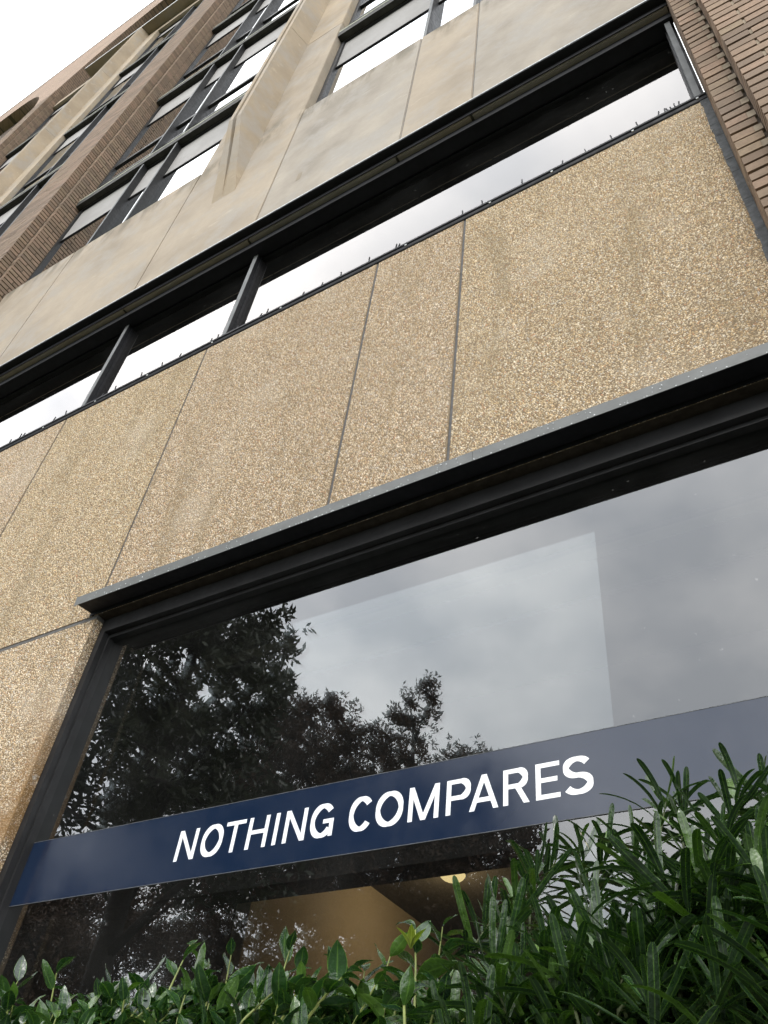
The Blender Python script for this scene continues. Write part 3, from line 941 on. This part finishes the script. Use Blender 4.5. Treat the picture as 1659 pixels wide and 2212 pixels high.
def pier_course(xc, i):
    """plan rectangles (x0,x1,y0,y1) of the bricks of course i"""
    out = []
    e1 = HW + 0.062; j = 0.003
    A = i % 2
    for s in (-1, 1):
        # step bricks: return A (0.02 .. -0.0955)
        if A:
            segs = [(-0.0955, 0.024)]
        else:
            segs = [(-0.0955, -0.035), (-0.035 + 2 * j, 0.024)]
        for y0, y1 in segs:
            if A and False:
                continue
            xo = e1; xi = HW + 0.006 if A else HW + 0.018
            a, b = sorted((s * xo, s * xi))
            out.append((a, b, y0, y1))
    y0, y1 = -0.158, -0.098
    L = 0.1625
    xs = []
    if A:
        xs = [-HW, -HW + 0.0556]
        while xs[-1] + L < HW - 0.06:
            xs.append(xs[-1] + L)
        xs.append(HW - 0.0556 if HW - 0.0556 > xs[-1] + .03 else xs[-1]); xs.append(HW)
    else:
        xs = [-HW, -HW + L]
        xs.append(0.0 + 0.06)
        xs.append(HW)
    xs = sorted(set(round(v, 5) for v in xs))
    for a, b in zip(xs[:-1], xs[1:]):
        if b - a > 0.01:
            out.append((a + (j if a > -HW + .001 else 0), b - (j if b < HW - .001 else 0), y0, y1 if True else y1))
    return out

def pier(xc, z0, z1, obj_test, stuff=True):
    e1 = HW + 0.062
    core = MB()
    core.box(xc - e1 + .009, xc + e1 - .009, -0.0870, 0.03, z0, z1)
    core.box(xc - HW + .009, xc + HW - .009, -0.1490, -0.088, z0, z1)
    P = core.build('brick_pier', 'mortar_dark', B)
    rects = []; hj = MB()
    i0 = int(math.ceil(z0 / CH)); i1 = int(z1 / CH)
    nobj = 0
    for i in range(i0, i1):
        za = i * CH + 0.0088; zb = za + CH - JB
        for (xa, xb, ya, yb) in pier_course(xc, i):
            dy = random.uniform(-.0006, .0006)
            c = ((xa + xb) / 2 + xc, (ya + yb) / 2 + dy, (za + zb) / 2)
            d = (xb - xa, yb - ya, zb - za)
            if obj_test(c, d):
                o = bpy.data.objects.new('brick', random.choice(BRK))
                o.location = M(*c); o.scale = (d[0] * K, d[1] * K, d[2] * K)
                o.rotation_euler = (0, random.uniform(-.006, .006), random.uniform(-.004, .004))
                link(o, P); nobj += 1
            else:
                rects.append((*c, *d))
    # flush head joints (lighter mortar)
        cs = sorted([r for r in pier_course(xc, i) if r[2] < -0.1])
        if z0 < 5 or i * CH < 8:
            for r1, r2 in zip(cs[:-1], cs[1:]):
                hj.box(xc + r1[1], xc + r2[0], -0.1555, -0.10, za + .001, zb - .001)
            if i % 2 == 0:
                hj.box(xc - HW - 0.0175, xc - HW - .001, -0.0951, -0.08, za + .0005, zb - .0005)
                hj.box(xc + HW + .001, xc + HW + 0.0175, -0.0951, -0.08, za + .0005, zb - .0005)
    if rects:
        Rr = np.array(rects); n = len(Rr)
        V = Rr[:, None, :3] + CUBE[None] * Rr[:, None, 3:] * (1 + rng.uniform(-.03, .03, (n, 8, 3)) * np.array([.05, .1, 1.0]))
        V = V.reshape(-1, 3) * K; V[:, 2] += H
        loops = (np.arange(n)[:, None] * 8 + CF[None]).ravel()
        np_mesh('brickwork', V, loops, 4, 'brick', P, attrs={'tone': ('FLOAT', np.repeat(rng.random(n), 8))}, kind='stuff')
    hj.build('head_joints', 'mortar', P, kind='stuff')
    return nobj

XP = -4.159
def right_test(c, d):
    if c[0] > 0.377 or c[2] < 1.70 or c[2] > 3.35:
        return False
    return c[0] < 0.30
n1 = pier(XP + PER, G0, 14.2, right_test)
def left_test(c, d):
    return 4.42 < c[2] < 5.62 and c[0] - XP > (-0.05 if c[1] < -.09 else 0.2)
n2 = pier(XP, G0, 14.2, left_test)
pier(XP - PER, 8.0, 14.2, lambda c, d: False)
print('brick parts', n1, n2)

# ---- arched brick parapet in the plane of the piers
def mat_far_brick():
    n = N('brick_far')
    b = n.bsdf((0.3, 0.2, 0.14), 0.9, spec=0.2)
    mp = n.node('ShaderNodeMapping')
    sx = n.xyz()
    cb = n.node('ShaderNodeCombineXYZ')
    n.link(n.math('ADD', sx[0], sx[1]), cb.inputs[0]); n.link(sx[2], cb.inputs[1])
    br = n.node('ShaderNodeTexBrick')
    br.inputs['Scale'].default_value = 1.0
    br.inputs['Brick Width'].default_value = 0.295; br.inputs['Row Height'].default_value = CH * K
    br.inputs['Mortar Size'].default_value = 0.008
    br.inputs['Color1'].default_value = (0.43, 0.305, 0.23, 1); br.inputs['Color2'].default_value = (0.36, 0.26, 0.195, 1)
    br.inputs['Mortar'].default_value = (0.16, 0.13, 0.10, 1)
    n.link(cb.outputs[0], br.inputs['Vector'])
    col = n.mix(n.mrange(n.noise(0.8, 5), 0.4, 0.7, 0, .35), br.outputs['Color'], (0.2, 0.16, 0.13))
    n.link(col, b.inputs['Base Color'])
    n.bump(b, br.outputs['Fac'], 0.5, -0.01)
    return n.m
MT['brick_far'] = mat_far_brick()
PT = 17.65
def arch_wall(x0, x1):
    """x0,x1: pier inner edges; opening springs at z=14"""
    m = MB(); n = 28; xc = (x0 + x1) / 2; hw = (x1 - x0) / 2
    lo = []
    for k in range(n + 1):
        t = -1 + 2 * k / n
        lo.append((xc + hw * t, 14.0 + 2.3 * (1 - abs(t) ** 2.3)))
    yf, yb = -0.158, 0.0195
    for (xa, za), (xb, zb) in zip(lo[:-1], lo[1:]):
        m.poly([(xa, yf, za), (xb, yf, zb), (xb, yf, PT), (xa, yf, PT)])
        m.poly([(xa, yf, za), (xa, yb, za), (xb, yb, zb), (xb, yf, zb)])
        m.poly([(xa, yf, PT), (xb, yf, PT), (xb, yb, PT), (xa, yb, PT)])
        m.poly([(xa, yb, za), (xa, yb, PT), (xb, yb, PT), (xb, yb, zb)])
    m.build('brick_arch', 'brick_far', B, fix=False)
for s in range(-1, 3):
    xl = XP - PER * s
    arch_wall(xl - PER + HW, xl - HW)
    box('brick_pier_head', 'brick_far', B, xl - HW + .001, xl + HW - .001, -0.158, 0.0195, 14.0, PT)
arch_wall(XP + PER + HW, XP + 2 * PER - HW)
box('coping', 'lintel', B, -13.4, 5.0, -0.166, 0.05, PT + .002, PT + .06)

# ================================================================= FOLIAGE
def leaf_mesh(name, length, width, shape, fold, curl, mat, tipless=False, seg=6, wave=0.0):
    """leaf along +Y, face up +Z; folded along the midrib"""
    v = []; f = []; rib = []
    for i in range(seg + 1):
        t = i / seg
        if shape == 'strap': t = 1 - (1 - t) ** 1.7
        if shape == 'broad':
            w = width * (math.sin(math.pi * min(1, t ** 0.85)) ** 0.8) * (1 - 0.12 * t)
            if i == seg: w = 0.0006
            if i == 0: w = 0.0012
        else:
            w = width * min(1, 0.3 + 0.7 * (t / 0.3)) * (1 if t < 0.86 else max(0.25, math.sqrt(max(0, 1 - ((t - 0.86) / 0.145) ** 2))))
            if i == 0: w = width * 0.18
        ang = curl * t
        y = length * (t if abs(curl) < 1e-3 else math.sin(ang) / curl)
        z = length * (0 if abs(curl) < 1e-3 else -(1 - math.cos(ang)) / curl)
        wz = wave * math.sin(t * 9) * width
        v += [(-w / 2, y, z + fold * w / 2 + wz), (0, y, z), (w / 2, y, z + fold * w / 2 - wz)]
        rib += [0.0, 1.0, 0.0]
        if i:
            b = 3 * (i - 1)
            f += [(b, b + 1, b + 4, b + 3), (b + 1, b + 2, b + 5, b + 4)]
    me = bpy.data.meshes.new(name)
    me.from_pydata(v, [], f)
    me.polygons.foreach_set('use_smooth', [True] * len(f))
    a = me.attributes.new('rib', 'FLOAT', 'POINT'); a.data.foreach_set('value', rib)
    me.materials.append(MT[mat])
    return me, np.array(v), np.array(f), np.array(rib)

def frame_from(d, roll):
    d = d.normalized()
    up = Vector((0, 0, 1))
    x = d.cross(up)
    if x.length < 1e-3:
        x = Vector((1, 0, 0))
    x.normalize(); z = x.cross(d)
    m = Matrix((x, d, z)).transposed()
    return m @ Matrix.Rotation(roll, 3, 'Y')

CAMP = Vector(M(0, -1, 0))
FWD = -RC.col[2]
def plant(root, leaves, kinds, stuffmat, nobj=300, score=None):
    """leaves: (kind, loc, 3x3, scale). the nobj largest in view become leaf parts, the rest one foliage part"""
    def sc(L):
        p = L[1] - CAMP
        dep = p.dot(FWD)
        if dep < 0.2: return -1
        q = RC.transposed() @ p
        u, w = q.x / -q.z, q.y / -q.z
        if abs(u) > 0.46 or w < -0.61: return 0.001
        return L[3] * kinds[L[0]][4] / p.length * (1 + L[4])
    order = sorted(range(len(leaves)), key=lambda i: -sc(leaves[i]))
    for i in order[:nobj]:
        kd, loc, mt, s, _ = leaves[i]
        o = bpy.data.objects.new('leaf', kinds[kd][0])
        o.matrix_world = Matrix.Translation(loc) @ (mt * s).to_4x4()
        link(o, root)
        o.matrix_parent_inverse = Matrix.Translation(root.location).inverted()
    Vs, Fs, Rs, Ts = [], [], [], []; base = 0
    for i in order[nobj:]:
        kd, loc, mt, s, _ = leaves[i]
        _, v, f, rb, _ = kinds[kd]
        A = np.array(mt) * s
        Vs.append(v @ A.T + np.array(loc)); Fs.append(f + base); Rs.append(rb); Ts.append(np.full(len(v), random.random()))
        base += len(v)
    if Vs:
        o = np_mesh('foliage', np.concatenate(Vs), np.concatenate(Fs).ravel(), 4, stuffmat, root, smooth=True,
                    attrs={'rib': ('FLOAT', np.concatenate(Rs)), 'tone': ('FLOAT', np.concatenate(Ts))}, kind='stuff')
        o.matrix_parent_inverse = Matrix.Translation(root.location).inverted()

def at(X, Z, t):
    """point seen in direction (X, 1, Z) from the camera position, t metres out from it"""
    return Vector((X * t, -K + t, Z * t + H))

# ---- broad-leaved hedge
hk = []
for (L_, W_, fo, cu) in ((0.054, 0.027, .3, .5), (0.060, 0.027, .4, .9), (0.048, 0.026, .2, .2), (0.062, 0.028, .35, -.5), (0.044, 0.022, .5, 1.3), (0.056, 0.030, .2, .7)):
    hk.append((*leaf_mesh('leaf', L_, W_, 'broad', fo, cu, 'holly_leaf', wave=0.06), L_ * W_))
nk = []
hedge = empty('hedge', (-0.9, -0.85, 0.02), label='glossy broad-leaved clipped hedge with upright new shoots under the window', category='hedge')
hl = []; stems = MB()
def holly_shoot(base, tip, n, bonus=0.0, size=1.0):
    d = tip - base; L = d.length
    side = d.orthogonal().normalized()
    mid = base + d * .5 + side * random.uniform(-.06, .06) * L
    stems.tube([base, mid, tip], [0.0019, 0.0016, 0.0009], 5)
    phi = random.uniform(0, 6.28)
    for k in range(n):
        t = 0.25 + 0.75 * k / max(1, n - 1)
        p = base.lerp(mid, t * 2) if t < .5 else mid.lerp(tip, t * 2 - 1)
        phi += 2.4
        out = Matrix.Rotation(phi, 3, d.normalized()) @ side
        lean = 0.55 + 0.75 * t + random.uniform(-.2, .2)
        ld_ = (out + d.normalized() * lean + Vector((0, 0, random.uniform(-.25, .15)))).normalized()
        hl.append((random.randrange(len(hk)), p, frame_from(ld_, random.uniform(-.8, .8)), size * random.uniform(.6, .95) * (1.0 if t < .9 else .8), bonus))
# shoots that stand out above the clipped top
for (X, Z, t) in ((-1.36, .425, .98), (-1.27, .432, .95), (-1.235, .40, 1.0), (-1.14, .393, 1.0), (-1.06, .405, 1.0), (-.99, .452, .98), (-.965, .43, 1.02),
                  (-.905, .432, 1.0), (-.80, .43, .98), (-.775, .40, 1.0), (-.70, .40, .98), (-.672, .395, 1.0), (-.635, .41, 1.0), (-.60, .44, 1.02), (-.56, .44, 1.05), (-1.42, .40, 1.0),
                  (-.87, .405, 1.02), (-1.19, .385, 1.0)):
    tip = at(X, Z - .045, t); base = tip - Vector((random.uniform(-.025, .025), random.uniform(-.02, .02), random.uniform(.09, .14)))
    holly_shoot(base, tip, random.randint(5, 7), 0.6, 1.08)
for k in range(1420):
    t = random.uniform(.86, 1.22); X = random.uniform(-2.0, -.54)
    top = 0.298 + random.uniform(-.03, .012)
    if k % 3 == 0:
        top -= random.uniform(.03, .14)
    tip = Vector((X * 0.97, -K + t, H + top)) + Vector((random.uniform(-.05, .05), 0, 0))
    base = tip - Vector((random.uniform(-.05, .05), random.uniform(-.04, .06), random.uniform(.05, .10)))
    holly_shoot(base, tip, random.randint(7, 10), 0.0, .9)
plant(hedge, hl, hk, 'holly_leaf', 300)
o = stems.build('stems', 'stem', hedge, kind='stuff'); o.matrix_parent_inverse = Matrix.Translation(hedge.location).inverted()
# woody body of the hedge down to the soil
wb = MB()
for k in range(26):
    x = random.uniform(-1.6, -.4); y = -K + random.uniform(.9, 1.3)
    pts = [(x, y, 0.02), (x + random.uniform(-.08, .08), y + random.uniform(-.05, .05), .7), (x + random.uniform(-.15, .15), y + random.uniform(-.06, .06), H + .25)]
    wb.tube(pts, [0.012, 0.008, 0.004], 5)
o = wb.build('branches', 'twig', hedge, kind='stuff'); o.matrix_parent_inverse = Matrix.Translation(hedge.location).inverted()
# pale yellow new tuft
nkm = leaf_mesh('leaf', 0.03, 0.011, 'broad', .4, .4, 'new_leaf')
tp = at(-.605, .372, .95)
for a in range(5):
    dd = Vector((math.cos(a * 1.3) * .6, math.sin(a * 1.3) * .6, 1.0))
    o = bpy.data.objects.new('leaf', nkm[0]); o.matrix_world = Matrix.Translation(tp) @ frame_from(dd, 0).to_4x4()
    link(o, hedge, label='yellow-green new leaf'); o.matrix_parent_inverse = Matrix.Translation(hedge.location).inverted()

# ---- strap-leaved shrub (right)
pk = []
for (L_, W_, fo, cu) in ((0.066, 0.0080, .35, .45), (0.074, 0.0085, .3, .8), (0.058, 0.0078, .35, .15), (0.076, 0.0088, .3, -.3), (0.050, 0.0070, .3, .3), (0.070, 0.0082, .4, 1.1)):
    pk.append((*leaf_mesh('leaf', L_, W_, 'strap', fo, cu, 'podo_leaf', seg=7), L_ * W_ * 2.2))
shrub = empty('strap_leaf_shrub', (-0.1, -0.8, 0.02), label='dark green shrub with long narrow strap leaves at the right of the hedge', category='shrub')
pl = []; pst = MB()
def podo_shoot(base, tip, n, bonus=0.0, size=1.0):
    d = tip - base; L = d.length; dn = d.normalized()
    side = d.orthogonal().normalized()
    pst.tube([base, base + d * .5 + side * random.uniform(-.05, .05) * L, tip], [0.0020, 0.0016, 0.0009], 5)
    phi = random.uniform(0, 6.28)
    for k in range(n):
        t = 0.05 + 0.95 * (k / max(1, n - 1)) ** 0.75
        p = base + d * t
        phi += 2.4 + random.uniform(-.3, .3)
        out = Matrix.Rotation(phi, 3, dn) @ side
        lean = 0.05 + 1.7 * t ** 2.4 + random.uniform(-.2, .2)
        ld_ = (out + dn * lean).normalized()
        s = size * random.uniform(.85, 1.28) * (1 - .3 * max(0, t - .7))
        pl.append((random.randrange(len(pk)), p, frame_from(ld_, random.uniform(-.6, .6)), s, bonus))
heroes = [(-.402, .505, 1.25), (-.373, .505, 1.27), (-.335, .508, 1.25), (-.305, .50, 1.22), (-.258, .556, 1.12), (-.240, .55, 1.14), (-.172, .548, 1.0), (-.145, .545, 1.03), (-.10, .545, 1.0), (-.06, .52, 1.0),
          (-.43, .485, 1.18), (-.455, .452, 1.1), (-.49, .44, 1.1), (-.36, .44, 1.0), (-.29, .455, 1.05), (-.227, .47, 1.0), (-.20, .50, .98), (-.165, .455, .9), (-.12, .50, .95),
          (-.155, .39, .78), (-.26, .41, .85), (-.33, .37, .82), (-.42, .38, .88), (-.48, .40, .98), (-.47, .42, 1.05), (-.22, .36, .76), (-.10, .41, .8), (-.30, .33, .76),
          (-.16, .33, .74), (-.40, .33, .82), (-.47, .34, .88)]
for X, Z, t in heroes:
    tip = at(X, Z - .042, t)
    base = tip - Vector((random.uniform(-.03, .05), random.uniform(-.03, .04), random.uniform(.08, .12)))
    podo_shoot(base, tip, random.randint(24, 32), 0.5)
for k in range(620):
    X = random.uniform(-.50, .42); t = random.uniform(.8, 1.5)
    topz = np.interp(X, [-.62, -.5, -.4, -.3, -.2, 0, .2], [.25, .285, .33, .375, .42, .42, .42])
    tip = Vector((X, -K + t, H + topz - .045 - abs(random.gauss(0, .08)) + .14 * (t - 1.0)))
    base = tip - Vector((random.uniform(-.06, .08), random.uniform(-.05, .06), random.uniform(.07, .12)))
    podo_shoot(base, tip, random.randint(24, 32), 0.0)
plant(shrub, pl, pk, 'podo_leaf', 300)
o = pst.build('stems', 'dark_stem', shrub, kind='stuff'); o.matrix_parent_inverse = Matrix.Translation(shrub.location).inverted()
wb = MB()
for k in range(16):
    x = random.uniform(-.5, .15); y = -K + random.uniform(.85, 1.3)
    pts = [(x * .5, y, 0.02), (x * .8, y + random.uniform(-.05, .05), .7), (x, y + random.uniform(-.06, .06), H + .22)]
    wb.tube(pts, [0.016, 0.01, 0.004], 5)
o = wb.build('branches', 'twig', shrub, kind='stuff'); o.matrix_parent_inverse = Matrix.Translation(shrub.location).inverted()

# ---- trees across the lawn: seen mirrored in the big window
def tree(name, label, x, y, h, crown, leafn, leafsize, leafmat, seed, trunk_r=0.25, droop=0.0):
    """crown: list of (dx, dy, z, rx, rz) clumps"""
    rr = random.Random(seed); nr = np.random.default_rng(seed)
    T = empty(name, (x, y, 0), label=label, category='tree')
    tk = MB()
    top = Vector((rr.uniform(-.4, .4), rr.uniform(-.3, .3), h * .82))
    tk.tube([(0, 0, 0), (top.x * .3, top.y * .3, h * .3), (top.x * .7, top.y * .7, h * .6), tuple(top)], [trunk_r, trunk_r * .8, trunk_r * .5, trunk_r * .12], 8)
    pts, dirs = [], []
    vol = [c[3] ** 2 * c[4] for c in crown]; tv = sum(vol)
    for c, vv in zip(crown, vol):
        cx, cy, cz, rx, rz = c
        zt = min(cz, h * .75)
        s0 = Vector((top.x * zt / h, top.y * zt / h, max(h * .22, cz - rz * .9 - .6)))
        cc = Vector((cx, cy, cz))
        tk.tube([tuple(s0), tuple(s0.lerp(cc, .5) + Vector((0, 0, .15))), tuple(cc)], [trunk_r * .35, trunk_r * .22, .03], 6)
        nb = 9
        ends = []
        for k in range(nb):
            u = Vector((rr.gauss(0, 1), rr.gauss(0, 1), rr.gauss(0, .8))).normalized()
            e = cc + Vector((u.x * rx, u.y * rx, u.z * rz)) * rr.uniform(.65, .98)
            mid = cc.lerp(e, .5) + Vector((rr.uniform(-.2, .2), rr.uniform(-.2, .2), rr.uniform(-.1, .25)))
            tk.tube([tuple(cc), tuple(mid), tuple(e)], [.035, .022, .008], 4)
            ends.append((mid, e))
        nl = int(leafn * vv / tv)
        # leaves in tufts: around twig tips and over the shell
        ntuft = max(1, nl // 9)
        for k in range(ntuft):
            if rr.random() < .55:
                a, b = ends[rr.randrange(nb)]
                q = a.lerp(b, rr.uniform(.2, 1.05)) + Vector((rr.gauss(0, .3), rr.gauss(0, .3), rr.gauss(0, .28))) * rx * .28
            else:
                u = Vector((rr.gauss(0, 1), rr.gauss(0, 1), rr.gauss(0, 1))).normalized() * (rr.random() ** .4)
                q = cc + Vector((u.x * rx, u.y * rx, u.z * rz))
            ax = Vector((rr.gauss(0, .7), rr.gauss(0, .7), rr.uniform(.2, 1))).normalized()
            for j in range(9):
                o_ = Matrix.Rotation(j * 2.4, 3, ax) @ ax.orthogonal().normalized()
                d = (o_ + ax * rr.uniform(-.1, .9) + Vector((0, 0, -droop))).normalized()
                pts.append(q + Vector((rr.gauss(0, 1), rr.gauss(0, 1), rr.gauss(0, 1))) * leafsize * .25); dirs.append(d)
    tk.build('trunk', 'bark', T, smooth=True)
    n = len(pts)
    Pp = np.array([tuple(p) for p in pts]); D = np.array([tuple(d) for d in dirs])
    U = np.cross(D, nr.normal(size=(n, 3))); U /= np.linalg.norm(U, axis=1)[:, None] + 1e-9
    L = leafsize * nr.uniform(.7, 1.2, n)[:, None]
    W = L * .36
    V = np.stack([Pp, Pp + D * L * .5 + U * W * .5, Pp + D * L, Pp + D * L * .5 - U * W * .5], 1).reshape(-1, 3)
    loops = np.arange(n * 4)
    tone = np.repeat(nr.random(n), 4)
    np_mesh('crown', V, loops, 4, leafmat, T, attrs={'tone': ('FLOAT', tone)})
    return T

def mirror_pos(X, Zlo, Zhi, total):
    """place something so that it shows at (X, Z) mirrored in the big window; total = distance behind the glass image"""
    y = -(total - K) + 2 * GY * K
    return X * total, y, Zlo * total + H, Zhi * total + H

T1 = 10.5
x1, y1, _, _ = mirror_pos(-1.17, 0, 0, T1)
tree('magnolia_tree', 'broad dark magnolia mirrored at the left of the big window', x1, y1, 15.0,
     [(-1.6, 0, 10.6, 1.7, 1.6), (0.2, .4, 11.6, 2.0, 1.9), (1.4, -.2, 11.2, 1.3, 1.5), (2.1, .3, 9.6, 1.1, 1.2), (-.6, -.8, 9.2, 1.7, 1.3),
      (1.2, .6, 8.2, 1.9, 1.1), (-2.0, .5, 8.4, 1.4, 1.0), (-.3, .3, 13.4, 2.0, 1.6), (2.4, 0, 7.2, 1.4, 1.2), (0, -.5, 7.3, 1.5, .7), (-2.3, 0, 12.6, 1.5, 1.5)],
     28000, 0.22, 'magnolia_leaf', 5, 0.28)
T2 = 17.0
for (nm, lb_, X, tot, hh, cr, nl, sd_) in (
    ('oak_tree', 'russet oak mirrored beside the magnolia in the window', -.79, 16.5, 13.5,
     [(0, 0, 12.6, 1.7, 1.7), (-1.3, 0, 13.2, 1.3, 1.3), (-1.8, 0, 13.9, 1.0, .9), (-.7, 0, 13.7, 1.1, .9), (-2.3, 0, 12.4, 1.2, 1.6), (-1.5, .3, 11.6, 1.6, 1.8), (1.1, -.2, 11.2, 1.3, 1.6), (-.4, .4, 9.3, 2.3, 1.9), (1.2, 0, 8.4, 1.8, 1.6), (-1.6, 0, 7.2, 1.9, 1.6)], 52000, 21),
    ('oak_tree', 'russet oak with a tall ragged top mirrored above the letters', -.625, 17.0, 14.2,
     [(-.1, 0, 13.4, .75, 1.2), (.45, 0, 14.0, .5, .7), (-.7, .2, 12.0, 1.1, 1.2), (.3, 0, 11.0, 1.5, 1.4), (-.6, 0, 9.0, 1.9, 1.6), (.8, .3, 8.6, 1.5, 1.5), (0, 0, 6.8, 2.0, 1.4)], 40000, 33),
    ('oak_tree', 'lowest russet oak mirrored where the trees give way to sky', -.53, 17.5, 12.4,
     [(-.2, 0, 12.0, .8, .9), (.5, 0, 11.4, 1.1, .9), (-.4, .2, 10.2, 1.4, 1.2), (.9, 0, 9.6, 1.2, 1.1), (0, 0, 8.2, 1.9, 1.4), (.9, 0, 7.6, 1.2, 1.2)], 34000, 44),
    ('oak_tree', 'low bushy oak mirrored at the far left edge of the window', -1.42, 14.5, 9.5,
     [(0, 0, 8.2, 1.6, 1.3), (-1.8, 0, 8.6, 1.8, 1.6), (1.6, .2, 7.2, 1.7, 1.3), (0, 0, 6.4, 1.8, 1.2), (-1.2, 0, 5.6, 1.6, 1.0), (2.2, 0, 5.8, 1.5, 1.0), (-3.0, 0, 9.4, 1.8, 1.5), (-.4, 0, 9.6, 1.7, 1.3)], 36000, 66),
    ('oak_tree', 'far oak mirrored low behind the magnolia trunk', -1.12, 19.0, 12.0,
     [(0, 0, 9.6, 2.4, 1.6), (-2.4, 0, 9.8, 2.2, 1.6), (-4.6, 0, 9.6, 2.0, 1.6), (-6.4, 0, 10.6, 1.8, 1.8), (2.4, 0, 9.2, 2.0, 1.7), (3.2, 0, 11.2, 1.6, 1.6), (0.6, 0, 7.2, 2.2, 1.0), (-3.0, 0, 8.0, 2.4, 1.2), (-5.6, 0, 8.2, 2.2, 1.2)], 60000, 55)):
    xx, yy, _, _ = mirror_pos(X, 0, 0, tot)
    tree(nm, lb_, xx, yy, hh, cr, nl, 0.16, 'oak_leaf', sd_, 0.2)
